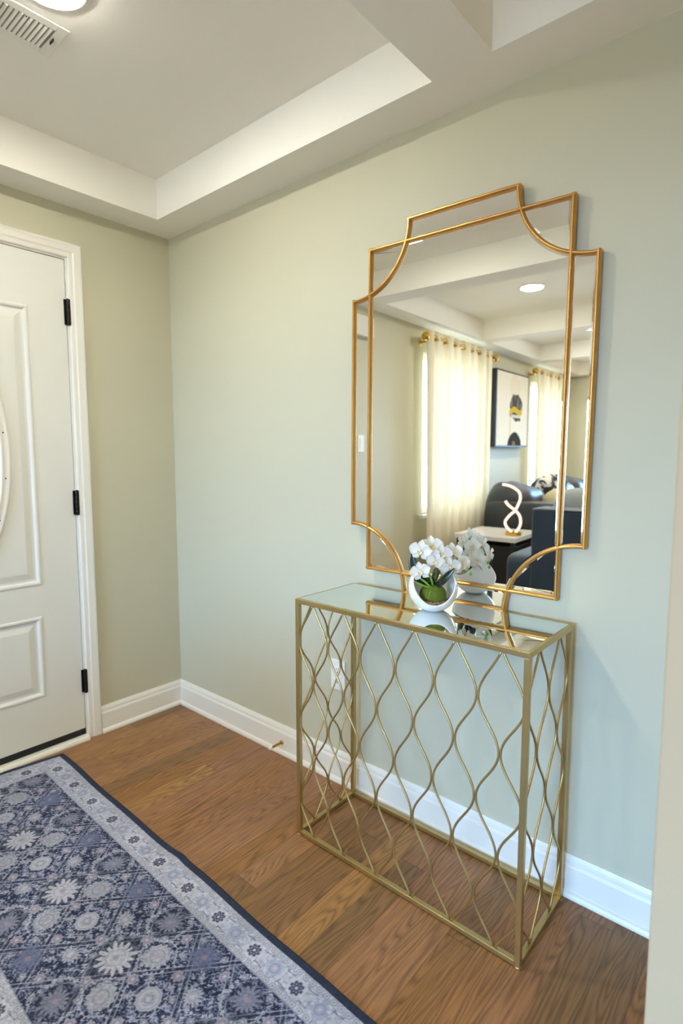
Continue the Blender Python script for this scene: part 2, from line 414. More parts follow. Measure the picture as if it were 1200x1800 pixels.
# threshold
b = MB(); prof = [(-.10, 0), (.030, 0), (.030, .006), (.026, .014), (.018, .018), (-.10, .020)]
n = len(prof); vs = [(p[0], YD0+.002, p[1]) for p in prof]+[(p[0], YD1-.002, p[1]) for p in prof]
b.add(vs, [(i, (i+1) % n, (i+1) % n+n, i+n) for i in range(n)]+[tuple(range(n)), tuple(range(2*n-1, n-1, -1))])
struct(b.build('trim_3', M_TRIM, cent=False, loc=(0, 0, 0)))

# ------------------------------------------------------------------ entry door
FX = -.004                       # slab room face
ds = MB(); ya, yb, zb, zt = YD0-.003, YD1+.003, .044, ZD-.003
PC = (ya+yb)/2
panels = [(-.636, 2*PC+.636, .716, 1.832), (-.644, -.905, .243, .585), (2*PC+.905, 2*PC+.644, .243, .585)]
# face as grid with holes for the panels
us = sorted(set([ya, yb]+[p[0] for p in panels]+[p[1] for p in panels])); zs = sorted(set([zb, zt]+[v for p in panels for v in p[2:]]))
for i in range(len(us)-1):
    for j in range(len(zs)-1):
        u = (us[i]+us[i+1])/2; z = (zs[j]+zs[j+1])/2
        if any(p[1] < u < p[0] and p[2] < z < p[3] for p in panels): continue
        ds.quad((FX, us[i], zs[j]), (FX, us[i+1], zs[j]), (FX, us[i+1], zs[j+1]), (FX, us[i], zs[j+1]))
ds.quad((FX-.044, ya, zb), (FX-.044, yb, zb), (FX-.044, yb, zt), (FX-.044, ya, zt))
for a, c in (((ya, zb), (ya, zt)), ((yb, zb), (yb, zt)), ((ya, zb), (yb, zb)), ((ya, zt), (yb, zt))):
    ds.quad((FX, a[0], a[1]), (FX, c[0], c[1]), (FX-.044, c[0], c[1]), (FX-.044, a[0], a[1]))
prof = [(0, 0), (.004, .0035), (.010, .004), (.015, .001), (.019, -.005), (.024, -.006), (.030, -.0055), (.052, .0005), (.056, .001)]
for p in panels:
    rings = [[(FX+h, p[0]-o, p[2]+o), (FX+h, p[1]+o, p[2]+o), (FX+h, p[1]+o, p[3]-o), (FX+h, p[0]-o, p[3]-o)] for o, h in prof]
    vs = [v for r in rings for v in r]
    fs = [(k*4+i, k*4+(i+1) % 4, (k+1)*4+(i+1) % 4, (k+1)*4+i) for k in range(len(prof)-1) for i in range(4)]
    fs.append(tuple((len(prof)-1)*4+i for i in range(4)))
    ds.add(vs, fs)
door = ds.build('door_1', M_DOOR, cent=False, loc=(0, 0, 0)); struct(door)
# oval light: frame ring, glass, screws
OC = (PC, 1.245)
def oval(name, rings, m, parent, n=96, fill=False):
    vs = []
    for a_, b_, h in rings:
        for i in range(n): t = 2*PI*i/n; vs.append((FX+h, OC[0]+a_*math.cos(t), OC[1]+b_*math.sin(t)))
    fs = [(k*n+i, k*n+(i+1) % n, (k+1)*n+(i+1) % n, (k+1)*n+i) for k in range(len(rings)-1) for i in range(n)]
    if fill: fs.append(tuple((len(rings)-1)*n+i for i in range(n)))
    return MB().add(vs, fs, True).build(name, m, parent)
A, B = .2155, .47
fr_ = oval('oval_frame', [(A, B, .001), (A, B, .008), (A-.003, B-.003, .011), (A-.010, B-.010, .0115), (A-.014, B-.014, .009), (A-.026, B-.026, .0105), (A-.030, B-.030, .013), (A-.036, B-.036, .012), (A-.040, B-.040, .003), (A-.041, B-.041, .0012)], M_TRIM, door)
gm_, nt, out = nodes('glowing_frosted_glass')
e = nt.nodes.new('ShaderNodeEmission'); e.inputs[0].default_value = (.62, .8, 1, 1); e.inputs[1].default_value = 1.6  # glow put into the glass itself, in place of light from outside
g = nt.nodes.new('ShaderNodeBsdfGlossy'); g.inputs['Roughness'].default_value = .15; mx = nt.nodes.new('ShaderNodeMixShader'); mx.inputs[0].default_value = .1
nt.links.new(e.outputs[0], mx.inputs[1]); nt.links.new(g.outputs[0], mx.inputs[2]); nt.links.new(mx.outputs[0], out.inputs[0])
tag(oval('glass', [(A-.0405, B-.0405, .0014), (A-.05, B-.05, .0016)], gm_, door, fill=True), label='oval glass glowing by itself as if daylit')
sc_ = MB()
for t in [PI*2*(k+.5)/16 for k in range(16)]:
    sc_.lathe([(.0028, 0), (.0028, .0008), (.0001, .001)], (FX+.0106, OC[0]+(A-.020)*math.cos(t), OC[1]+(B-.020)*math.sin(t)), 10, 'x')
tag(sc_.build('screws', M_DARK, fr_), kind=None)
# bottom sweep
tag(MB().box(FX-.044, FX+.003, yb, ya, .019, .046).build('door_sweep', M_RUBBER, door, bevel=.003), label='black rubber sweep')
for k, zc in enumerate((.262, 1.0465, 1.832)):
    h = MB()
    h.tube([(.0075, YD0+.0015, zc-.051), (.0075, YD0+.0015, zc+.051)], .0062, 14)
    for q in range(5): h.tube([(.0075, YD0+.0015, zc-.051+q*.0204+.001), (.0075, YD0+.0015, zc-.051+(q+1)*.0204-.001)], .0070, 14)
    h.lathe([(.0001, .054), (.004, .0535), (.006, .051)], (.0075, YD0+.0015, zc), 12); h.lathe([(.0001, -.054), (.004, -.0535), (.006, -.051)], (.0075, YD0+.0015, zc), 12)
    h.box(-.002, .001, YD0-.012, YD0+.001, zc-.051, zc+.051)
    h.box(-.001, .0125, YD0+.002, YD0+.009, zc-.051, zc+.051)
    tag(h.build('hinge', M_BLACK, door, bevel=.0006), label='black door hinge')

# ------------------------------------------------------------------ windows
def window(name, y0, y1, z0, z1, x, axis='x', sill=True):
    """frame, glass and sill in a wall whose room side is at x, outside towards -x (axis x) or -y (axis y)"""
    root = MB(); w = .045; xa, xb = x-.075, x-.035
    def bx(mb, a0, a1, u0, u1, h0, h1):
        if axis == 'x': mb.box(a0, a1, u0, u1, h0, h1)
        else: mb.box(u0, u1, a0, a1, h0, h1)
    bx(root, xa, xb, y0, y0+w, z0, z1); bx(root, xa, xb, y1-w, y1, z0, z1)
    bx(root, xa, xb, y0+w, y1-w, z0, z0+w); bx(root, xa, xb, y0+w, y1-w, z1-w, z1)
    if axis == 'x': bx(root, xa, xb, y0+w, y1-w, (z0+z1)/2-.02, (z0+z1)/2+.02)
    else: bx(root, xa, xb, (y0+y1)/2-.04, (y0+y1)/2+.04, z0+w, z1-w)
    r = struct(root.build(name, M_TRIM, cent=False, loc=(0, 0, 0), bevel=.003))
    xm = (xa+xb)/2; p = MB()
    q = [(xm, y0+w, z0+w), (xm, y1-w, z0+w), (xm, y1-w, z1-w), (xm, y0+w, z1-w)]
    if axis == 'y': q = [(v[1], v[0], v[2]) for v in q]
    p.quad(*q).build('pane', M_GLASS, r)
    if sill:
        k = MB(); bx(k, x-.03, x+.045, y0-.06, y1+.06, z0-.03, z0); k.build('sill', M_TRIM, r, bevel=.004)
    return r
window('window_1', *WIN[0], 0); window('window_2', *WIN[1], 0); window('added_window', *WIN3, RY, 'y', False)  # the last one is unseen, assumed as a source of cool light

# ------------------------------------------------------------------ mirror
my0 = -.022; rl = .0084; ti = .0044; ya_ = -.0238; MX, MZ = 1.548, 1.3823
def MP(dx, dz):
    X = dx*math.cos(rl)+dz*math.sin(rl); Z = -dx*math.sin(rl)+dz*math.cos(rl)
    return Vector((MX+X*math.cos(ya_), my0-(Z+.6)*math.sin(ti)-X*math.sin(ya_), MZ+Z*math.cos(ti)))
O = MP(0, 0); ex = (MP(1, 0)-O).normalized(); ez = (MP(0, 1)-O).normalized(); ey = ez.cross(ex).normalized()
mir = thing('wall_mirror', (0, 0, 0), 'large gold framed wall mirror with overlapping notched corners above the console table', 'mirror')
mir.matrix_world = Matrix(((ex.x, ey.x, ez.x, O.x), (ex.y, ey.y, ez.y, O.y), (ex.z, ey.z, ez.z, O.z), (0, 0, 0, 1)))
AX, AZ, BX, BZ, CX, CZ = .1737, .5918, .3901, .3766, .3223, .5279
RC = ((BX-AX)+(AZ-BZ))/2; CCX, CCZ = BX, AZ
# bar section: local a = out of the wall, b = sideways
def section(w, f, bk): return [(-bk, -w/2), (f*.35, -w/2), (f*.8, -w*.36), (f, -w*.12), (f, w*.12), (f*.8, w*.36), (f*.35, w/2), (-bk, w/2)]
SEC = section(.0115, .010, .012)
UP = (0, -1, 0)
def bar(name, pts, m=M_GOLD, sec=SEC): return MB().tube([(p[0], 0, p[1]) for p in pts], 1, sect=sec, up=UP, smooth=False).build(name, m, mir, bevel=.0012)
hw = .0057
for s in (-1, 1):
    bar('frame_bar', [(s*CX, -CZ-hw), (s*CX, CZ+hw)]); bar('frame_bar', [(-CX-hw, s*CZ), (CX+hw, s*CZ)])
    bar('outer_bar', [(-AX-hw, s*AZ), (AX+hw, s*AZ)]); bar('outer_bar', [(s*BX, -BZ-hw), (s*BX, BZ+hw)])
def arc(sx, sz, t0=0., t1=PI/2, n=28):
    # from the A corner (t=0) to the B corner (t=90deg)
    return [(sx*(CCX-RC*math.cos(t0+(t1-t0)*i/n)), sz*(CCZ-RC*math.sin(t0+(t1-t0)*i/n))) for i in range(n+1)]
for sx in (-1, 1):
    for sz in (-1, 1): bar('corner_arc', arc(sx, sz))
tA = math.asin((AZ-CZ)/RC); tB = math.acos((BX-CX)/RC)
def panel(pts, ins=.0105, d=.0010, tips=()):
    if tips:                                  # subdivide so that the bevel can run out into the sharp tips
        q_ = []
        for i in range(len(pts)):
            a = Vector(pts[i]); c = Vector(pts[(i+1) % len(pts)]); k = max(1, int((c-a).length/.008))
            q_ += [tuple(a.lerp(c, j/k)) for j in range(k)]
        pts = q_
    P = [Vector((p[0], p[1])) for p in pts]; n = len(P)
    area = sum(P[i].x*P[(i+1) % n].y-P[(i+1) % n].x*P[i].y for i in range(n))
    if area < 0: P.reverse()
    inner = []
    for i in range(n):
        d1 = (P[i]-P[i-1]).normalized(); d2 = (P[(i+1) % n]-P[i]).normalized()
        n1 = Vector((-d1.y, d1.x)); n2 = Vector((-d2.y, d2.x)); m_ = (n1+n2)
        k = ins/max(.35, (1+n1.dot(n2))/2)/1.0; m_ = m_.normalized()*min(ins*1.8, ins/max(.5, m_.normalized().dot(n1)))
        if tips: m_ = m_*min(1, (min((P[i]-Vector(t_)).length for t_ in tips)/.075))**1.2
        inner.append(P[i]+m_)
    vs = [(p.x, d, p.y) for p in P]+[(p.x, 0, p.y) for p in inner]+[(p.x, .005, p.y) for p in P]
    fs = [(i, (i+1) % n, n+(i+1) % n, n+i) for i in range(n)]+[tuple(n+i for i in range(n))]
    fs += [(i, (i+1) % n, 2*n+(i+1) % n, 2*n+i) for i in range(n)]
    return MB().add(vs, fs).build('mirror_panel', M_MIRROR, mir)
cen = []
cen += arc(1, 1, tA, tB); cen += arc(1, -1, tB, tA); cen += arc(-1, -1, tA, tB); cen += arc(-1, 1, tB, tA)
panel(cen)
for sx in (-1, 1):
    for sz in (-1, 1): panel([(sx*CX, sz*CZ)]+arc(sx, sz, tA, tB, 20), ins=.012, tips=(arc(sx, sz, tA, tB, 2)[0], arc(sx, sz, tA, tB, 2)[-1]))
for s in (-1, 1):
    panel([(-AX, s*AZ), (AX, s*AZ)]+arc(1, s, 0, tA, 6)[1:]+arc(-1, s, tA, 0, 6)[:-1])
    panel([(s*BX, BZ), (s*BX, -BZ)]+arc(s, -1, PI/2, tB, 6)[1:]+arc(s, 1, tB, PI/2, 6)[:-1])
b = MB()
b.box(-CX, CX, .0052, .0085, -CZ, CZ); b.box(-AX, AX, .0052, .0085, CZ, AZ); b.box(-AX, AX, .0052, .0085, -AZ, -CZ)
b.box(CX, BX, .0052, .0085, -BZ, BZ); b.box(-BX, -CX, .0052, .0085, -BZ, BZ)
b.build('backing', M_BACK, mir)

# ------------------------------------------------------------------ console table
X0, X1, YF, YB, TT = 1.1588, 1.9222, -.3272, -.0359, .7937
tb = thing('console_table', ((X0+X1)/2, (YF+YB)/2, 0), 'champagne gold console table with a mirrored top and wavy lattice sides under the mirror', 'console table')
ox, oy = (X0+X1)/2, (YF+YB)/2
hx, hy = (X1-X0)/2, (YB-YF)/2
S = .0145
def part(mb, name, m=M_CHAMP, bev=.0012): return mb.build(name, m, tb, bevel=bev)
part(MB().box(-hx, hx, -hy, -hy+S, TT-S, TT), 'top_rail'); part(MB().box(-hx, hx, hy-S, hy, TT-S, TT), 'top_rail')
part(MB().box(-hx, -hx+S, -hy+S, hy-S, TT-S, TT), 'top_rail'); part(MB().box(hx-S, hx, -hy+S, hy-S, TT-S, TT), 'top_rail')
for sx in (-1, 1):
    for sy in (-1, 1):
        x0, x1 = sorted((sx*hx, sx*(hx-S))); y0, y1 = sorted((sy*hy, sy*(hy-S)))
        part(MB().box(x0, x1, y0, y1, .003, TT-S), 'leg')
        MB().lathe([(.009, 0), (.009, .003)], (sx*(hx-S/2), sy*(hy-S/2), 0), 16).build('foot', M_CHAMP, tb)
zb0 = .003
part(MB().box(-hx+S, hx-S, -hy, -hy+S, zb0, zb0+.013), 'bottom_rail'); part(MB().box(-hx+S, hx-S, hy-S, hy, zb0, zb0+.013), 'bottom_rail')
part(MB().box(-hx, -hx+S, -hy+S, hy-S, zb0, zb0+.013), 'bottom_rail'); part(MB().box(hx-S, hx, -hy+S, hy-S, zb0, zb0+.013), 'bottom_rail')
MB().box(-hx+.0095, hx-.0095, -hy+.0095, hy-.0095, TT-.010, TT+.0006).build('mirror_top', M_TMIRROR, tb)
# lattice rods
ZT, ZB_ = TT-S+.001, zb0+.012
HP = .1322; ZM = .390
kz = [ZM+HP*(k-2) for k in range(5)]      # kissing heights, from low to high
def rod_shape(z):
    """0 at the apex columns, 1 at the columns between"""
    if z > kz[4]:
        t = (z-kz[4])/(ZT-kz[4]); return 1-(.45*(1-math.cos(PI*t))/2+.55*(1-math.cos(PI*t/2)))
    if z < kz[0]:
        t = (kz[0]-z)/(kz[0]-ZB_); return 1-(.45*(1-math.cos(PI*t))/2+.55*(1-math.cos(PI*t/2)))
    ph = (z-kz[0])/HP; return .5+.5*math.cos(PI*ph)
RR = .0030
def rods(n, a0, a1, place):
    s = (a1-a0)/n
    for k in range(n):
        c = a0+s*(k+.5)
        for sg in (-1, 1):
            pts = []
            for i in range(97):
                z = ZB_+(ZT-ZB_)*i/96; w = rod_shape(z)
                off = sg*(RR*.85+(s/2-2*RR*.85)*w)
                pts.append(place(c+off, z))
            MB().tube(pts, RR, 8).build('lattice_rod', M_CHAMP, tb)
rods(6, -hx+.008, hx-.008, lambda a, z: (a, -hy+S/2, z))
rods(2, -hy+.010, hy-.010, lambda a, z: (-hx+S/2, a, z))
rods(2, -hy+.010, hy-.010, lambda a, z: (hx-S/2, a, z))

# ------------------------------------------------------------------ potted orchid
OP = Vector((1.560, -.158, TT+.0008))
orc = thing('potted_orchid', OP, 'white orchid with green moss in a scooped white bowl on the mirrored tabletop', 'potted plant')
Rb = .0715
AZI = math.atan2(CAM.y-OP.y, CAM.x-OP.x)+PI/2+.12       # direction from one horn of the bowl to the other
def rimz(th): c = abs(math.cos(th-AZI)); fr = math.sin(th-AZI); return Rb*(-.02 + .92*c**3.2 + (.10*max(0, fr)-.44*max(0, -fr)))
def bowl():
    n = 72; m_ = 26; vs = []; fs = []
    for side, R in ((0, Rb), (1, Rb-.004)):
        for i in range(n):
            th = 2*PI*i/n; zr = max(-.62*Rb, min(.90*Rb, rimz(th)-Rb*.12)); ph1 = math.asin(max(-.95, min(.95, zr/Rb)))
            for j in range(m_+1):
                ph = -PI/2+(ph1+PI/2)*j/m_; z = R*math.sin(ph)
                if side == 0: z = max(z, -Rb*.93)
                else: z = max(z, -Rb*.86)
                vs.append((R*math.cos(ph)*math.cos(th), R*math.cos(ph)*math.sin(th), z+Rb*.93))
    q = m_+1
    for side in (0, 1):
        for i in range(n):
            for j in range(m_): a = side*n*q+i*q+j; c = side*n*q+((i+1) % n)*q+j; fs.append((a, c, c+1, a+1))
    for i in range(n): a = i*q+m_; c = ((i+1) % n)*q+m_; fs.append((a, c, c+n*q, a+n*q))
    return MB().add(vs, fs, True).build('bowl', M_CERAM, orc)
bowl()
# gravel and moss
gv = MB()
for k in range(420):
    a = random.uniform(0, 2*PI); r = .050*math.sqrt(random.random()); rr = random.uniform(.0025, .0044)
    z = .0265+random.uniform(-.002, .002)+(.002 if r > .03 else 0)
    r = min(r, math.sqrt(max(0, (Rb-.009)**2-(z-Rb*.93)**2)))
    gv.sup((r*math.cos(a), r*math.sin(a), z), (rr, rr*random.uniform(.7, 1), rr*.75), .8, .8, 8, 5, rot=('Z', random.uniform(0, 3)))
tag(gv.build('gravel', M_PEB, orc), kind='stuff')
ms = MB(); ms.sup((0, 0, .044), (.0375, .036, .034), .95, 1, 40, 22, jit=.25); ms.build('moss', M_MOSS, orc)
cam_dir = Vector((CAM.x-OP.x, CAM.y-OP.y, 0)).normalized(); RT = Vector((-cam_dir.y, cam_dir.x, 0))   # RT: image right as seen from the room
def L3(r, u, f=0.): return RT*r+cam_dir*f+Vector((0, 0, u))
def leaf(pts, w, m=M_LEAF, fold=.25, name='leaf', nrm=None):
    P = [Vector(p) for p in pts]; vs = []; fs = []; n = 22
    def bez(t):
        a = [p.copy() for p in P]
        while len(a) > 1: a = [a[i].lerp(a[i+1], t) for i in range(len(a)-1)]
        return a[0]
    for i in range(n+1):
        t = i/n; c = bez(t); tg = (bez(min(1, t+.02))-bez(max(0, t-.02))).normalized()
        up = nrm if nrm is not None else Vector((0, 0, 1)); sd = tg.cross(up)
        if sd.length < .05: sd = tg.cross(cam_dir)
        sd.normalize(); nn = sd.cross(tg)
        ww = w*math.sin(PI*min(1, .12+.88*t))**.65*(1-.15*t) if t < 1 else 0
        for k in (-2, -1, 0, 1, 2): vs.append(c+sd*(ww*k/2)+nn*(ww*fold*(abs(k)/2)**1.5))
    for i in range(n):
        for k in range(4): fs.append((i*5+k, i*5+k+1, (i+1)*5+k+1, (i+1)*5+k))
    o = MB().add(vs, fs, True).build(name, m, orc)
    sol = o.modifiers.new('thick', 'SOLIDIFY'); sol.thickness = .0011; sol.offset = 0
    return o
z0 = .072
leaf([L3(.008, z0, .01), L3(.028, z0+.024, .03), L3(.060, z0+.060, .03)], .0115, fold=.5, nrm=cam_dir)
leaf([L3(0, z0, 0), L3(-.018, z0+.022, .02), L3(-.050, z0+.030, .02)], .020, nrm=cam_dir)
leaf([L3(-.01, z0, -.01), L3(-.060, z0+.02, -.02), L3(-.064, z0+.095, -.02)], .020, nrm=cam_dir)
leaf([L3(.01, z0, -.015), L3(.05, z0+.035, -.04), L3(.085, z0+.04, -.06)], .013)
leaf([L3(.0, z0, -.015), L3(.01, z0+.035, -.03), L3(.02, z0+.06, -.05)], .012)
for e_ in ([L3(-.005, z0-.004, .02), L3(-.022, z0+.02, .03), L3(-.045, z0+.028, .02)], [L3(.0, z0, .01), L3(-.006, z0+.03, .02), L3(-.018, z0+.05, .02)], [L3(.02, z0+.02, -.03), L3(.05, z0+.045, -.03), L3(.07, z0+.015, -.02)], [L3(-.01, z0+.0, .025), L3(-.04, z0+.008, .035), L3(-.056, z0+.022, .035)]):
    leaf(e_, .0030, M_SHOOT, name='shoot', nrm=cam_dir)
rt = MB()
rt.tube([L3(-.008, z0+.002, .018), L3(-.018, z0-.012, .030), L3(-.020, z0-.028, .0345), L3(-.013, z0-.030, .036), L3(-.008, z0-.012, .031), L3(-.004, z0, .02)], .0013, 8)
rt.build('air_root', M_SHOOT, orc)
FL = [  # right, up, forward, size, facing (right, up, fwd)
    (-.036, .176, .010, .031, (-.35, .05, 1)), (-.006, .186, -.012, .030, (.1, .35, .9)), (.022, .166, .010, .029, (.25, .05, 1)),
    (-.036, .118, .030, .027, (-.1, .25, 1)), (.046, .132, .018, .030, (.35, -.1, 1)), (.080, .136, -.012, .027, (.7, .1, .8)),
    (.006, .150, .022, .026, (-.1, -.2, 1)), (.055, .165, -.045, .028, (.4, .1, -1)), (.000, .170, -.045, .029, (-.1, .1, -1)), (.030, .130, -.050, .027, (.2, -.1, -1)), (.088, .128, -.055, .026, (.9, .1, -.6))]
def stem(pts, r=.0019):
    P = [Vector(p) for p in pts]; out = []
    for i in range(len(P)-1):
        p0 = P[max(i-1, 0)]; p1 = P[i]; p2 = P[i+1]; p3 = P[min(i+2, len(P)-1)]
        for k in range(8):
            t = k/8; out.append(.5*((2*p1)+(p2-p0)*t+(2*p0-5*p1+4*p2-p3)*t*t+(3*p1-p0-3*p2+p3)*t**3))
    out.append(P[-1]); return out
st = MB()
st.tube(stem([L3(.004, z0-.01, 0), L3(.008, z0+.04, -.004), L3(.000, z0+.085, -.008), L3(-.016, z0+.105, -.004), L3(-.04, z0+.095, 0)]), .0019, 8)
st.build('stem', M_STEM, orc)
st = MB(); st.tube(stem([L3(-.002, z0-.01, -.006), L3(.014, z0+.05, -.016), L3(.03, z0+.085, -.018), L3(.055, z0+.088, -.014), L3(.082, z0+.070, -.018)]), .0017, 8)
st.build('stem', M_STEM, orc)
st = MB(); st.tube(stem([L3(.008, z0-.01, -.01), L3(-.010, z0+.035, .012), L3(-.034, z0+.058, .022)]), .0014, 8); st.build('stem', M_STEM, orc)
def petal_mesh(mb, Mx, L_, W_, ang, cup, base=.0, tip=.15):
    nu, nv = 9, 7; vs = []; fs = []
    ca, sa = math.cos(ang), math.sin(ang)
    for i in range(nu+1):
        t = i/nu; w = W_*(math.sin(PI*min(1., t*.86+.07))**.75)*(.55+.45*t if t < .55 else 1.-.15*(t-.55))
        for j in range(nv):
            s = j/(nv-1)*2-1
            x = base+L_*t*(1-.10*s*s); y = w*s; z = cup*(s*s*.45*W_*1.2)+tip*L_*(t**2)*.5-.02*L_+.05*W_*math.sin(5*t+3*s)
            v = Vector((x*ca-y*sa, x*sa+y*ca, z)); vs.append(Mx @ v)
    for i in range(nu):
        for j in range(nv-1): fs.append((i*nv+j, i*nv+j+1, (i+1)*nv+j+1, (i+1)*nv+j))
    mb.add(vs, fs, True)
for (r_, u_, f_, sz, fc) in FL:
    sz *= 1.16
    c = L3(r_, u_, f_); zdir = (RT*fc[0]+Vector((0, 0, fc[1]))+cam_dir*fc[2]).normalized()
    xdir = Vector((0, 0, 1)).cross(zdir).normalized(); ydir = zdir.cross(xdir)
    tw = random.uniform(-.3, .3); xd = xdir*math.cos(tw)+ydir*math.sin(tw); yd_ = zdir.cross(xd)
    Mx = Matrix(((xd.x, yd_.x, zdir.x, c.x), (xd.y, yd_.y, zdir.y, c.y), (xd.z, yd_.z, zdir.z, c.z), (0, 0, 0, 1)))
    pm = MB()
    for ang, L_, W_ in ((PI/2, .92, .36), (PI/2+2.35, .90, .34), (PI/2-2.35, .90, .34)): petal_mesh(pm, Mx, sz*L_, sz*W_, ang, .3, tip=random.uniform(-.15, .15))
    M2 = Mx @ Matrix.Translation((0, 0, sz*.05))
    for ang in (.18, PI-.18): petal_mesh(pm, M2, sz*1.02, sz*.56, ang, .5, tip=random.uniform(-.1, .35))
    po = pm.build('blossom', M_PETAL, orc); sol = po.modifiers.new('thick', 'SOLIDIFY'); sol.thickness = .0006
    lp = MB()
    M3 = Mx @ Matrix.Translation((0, -sz*.05, sz*.12))
    def tr(p): return M3 @ Vector(p)
    petal_mesh(lp, M3, sz*.34, sz*.12, -PI/2, .9, tip=.8)
    petal_mesh(lp, M3, sz*.26, sz*.13, -PI/2+1.2, .9, tip=1.2); petal_mesh(lp, M3, sz*.26, sz*.13, -PI/2-1.2, .9, tip=1.2)
    cc = tr((0, sz*.06, sz*.05)); lp.sup((cc.x, cc.y, cc.z), (sz*.09, sz*.09, sz*.09), 1, 1, 12, 8)
    lo = lp.build('lip', M_LIP, po); sol = lo.modifiers.new('thick', 'SOLIDIFY'); sol.thickness = .0006
    lk = MB(); a0 = c-zdir*sz*.1; a1 = c-zdir*sz*.55+Vector((0, 0, -sz*.35))
    lk.tube([a0, (a0+a1)/2+Vector((0, 0, sz*.08)), a1], .0009, 6); lk.build('flower_stalk', M_STEM, po)
bd = MB()
for (r_, u_, f_) in ((.098, .118, -.02), (.108, .106, -.022)): c = L3(r_, u_, f_); bd.sup((c.x, c.y, c.z), (.0042, .0042, .006), 1, 1, 12, 8)
bd.build('bud', M_SHOOT, orc)

# ------------------------------------------------------------------ ceiling fittings
def ceiling_light(x, y, label):
    t = thing('recessed_ceiling_light', (x, y, HT), label, 'ceiling light', 'recessed tray ceiling lights')
    MB().lathe([(.086, 0), (.086, -.003), (.083, -.006), (.079, -.0065), (.077, -.004), (.077, 0)], (0, 0, 0), 56).build('trim_ring', M_PLAST, t)
    MB().lathe([(.0765, -.002), (.0765, -.0055), (.0715, -.0095), (.055, -.0125), (.0001, -.0135)], (0, 0, 0), 48).build('diffuser', M_LED, t)
    return t
TXC = (.159+1.528)/2
ceiling_light(TXC+.020, -.870, 'round lit ceiling light beside the air vent over the entry')
ceiling_light(TXC+.02, -2.555, 'round lit ceiling light seen in the middle of the mirror')
ceiling_light(TXC-.01, -4.20, 'round lit ceiling light seen small in the mirror right side panel')
ceiling_light(TXC, -5.70, 'round lit ceiling light in the tray by the far living room wall')
ceiling_light(3.93, -.87, 'added round ceiling light for more bounce in the tray behind the short return wall')  # unseen, added to raise the bounce light
ceiling_light(2.39, -4.17, 'added round ceiling light for more bounce in the middle tray before the glass doors')  # unseen, added with the next one to brighten the room
ceiling_light(2.39, -5.70, 'added round ceiling light for more bounce in the middle tray at the glass doors')  # second unseen light added for bounce in the middle trays
ceiling_light(3.93, -2.55, 'round lit ceiling light in the outer tray level with the armchair')
ceiling_light(3.93, -4.20, 'round lit ceiling light over the far living room corner')

v = thing('air_vent', (.660, -.918, HT), 'white slatted air vent on the ceiling beside the lit round light', 'air vent')
fx, fy = .075, .151
b = MB()
b.box(-fx, fx, -fy, -fy+.028, -.0035, 0); b.box(-fx, fx, fy-.028, fy, -.0035, 0); b.box(-fx, -fx+.026, -fy+.028, fy-.028, -.0035, 0); b.box(fx-.026, fx, -fy+.028, fy-.028, -.0035, 0)
b.build('frame', M_PLAST, v, bevel=.002)
MB().box(-fx+.02, fx-.02, -fy+.02, fy-.02, -.0012, -.0002).build('duct_opening', mat('grey_duct', (150, 149, 144), .7), v)
b = MB(); y = -fy+.034
while y < fy-.032:
    b.add([(-fx+.026, y, -.0012), (fx-.026, y, -.0012), (fx-.026, y+.0070, -.0042), (-fx+.026, y+.0070, -.0042), (-fx+.026, y, -.0022), (fx-.026, y, -.0022), (fx-.026, y+.0070, -.0052), (-fx+.026, y+.0070, -.0052)],
          [(0, 1, 2, 3), (4, 5, 6, 7), (0, 1, 5, 4), (2, 3, 7, 6), (0, 3, 7, 4), (1, 2, 6, 5)]); y += .0125
b.build('slats', M_PLAST, v)
MB().box(-.006, .018, fy-.022, fy-.020, -.010, -.003).build('lever', M_BLACK, v)
sc2 = MB()
for sy in (-1, 1): MB().lathe([(.003, -.0034), (.003, -.0042)], (.045, sy*.05, 0), 10).build('screw', M_DARK, v)

# ------------------------------------------------------------------ wall fittings
def outlet(cx, cz):
    t = thing('wall_outlet', (cx, 0, cz), 'white duplex power outlet low on the wall behind the console table', 'power outlet')
    MB().box(-.035, .035, -.0055, 0, -.0585, .0585).build('cover_plate', M_PLAST, t, bevel=.002)
    for s in (-1, 1):
        r = MB().sup((0, -.006, s*.0195), (.017, .0016, .0145), .25, .5, 28, 10).build('receptacle', M_PLAST, t)
        q = MB()
        for dx in (-.0065, .0055): q.box(dx, dx+.0018, -.0082, -.0074, s*.0195-.002, s*.0195+.006)
        q.box(-.002, .002, -.0082, -.0074, s*.0195-.010, s*.0195-.006)
        q.build('slots', M_DARK, r)
    MB().lathe([(.003, -.0062), (.003, -.0055)], (0, 0, 0), 12, 'y').build('screw', M_PLAST, t)
outlet(1.058, .418)
t = thing('light_switch', (0, -1.665, 1.318), 'white light switch seen in the left side panel of the mirror', 'light switch')
MB().box(0, .0055, -.037, .037, -.060, .060).build('cover_plate', M_PLAST, t, bevel=.002)
MB().box(.0055, .009, -.016, .016, -.033, .033).build('rocker', M_PLAST, t, bevel=.0015)
t = thing('door_chime', (0, -1.67, 2.045), 'white door chime box high on the wall, seen in the mirror left panel', 'door chime')
MB().box(0, .045, -.10, .10, 0, .135).build('housing', M_PLAST, t, bevel=.006)
b = MB()
for k in range(6): b.box(.0452, .0462, -.07, .07, .03+k*.014, .034+k*.014)
b.build('grille', M_TRIM, t)
t = thing('door_stop', (.755, -.0145, .050), 'small brass spring door stop on the baseboard left of the console table', 'door stop')
MB().lathe([(.0095, 0), (.0095, -.003), (.006, -.006)], (0, 0, 0), 20, 'y').build('base', M_BRASS, t)
pts = [(.0042*math.cos(2*PI*k/10), -.005-.052*k/180, .0042*math.sin(2*PI*k/10)) for k in range(181)]
MB().tube(pts, .0009, 6).build('spring', M_BRASS, t)
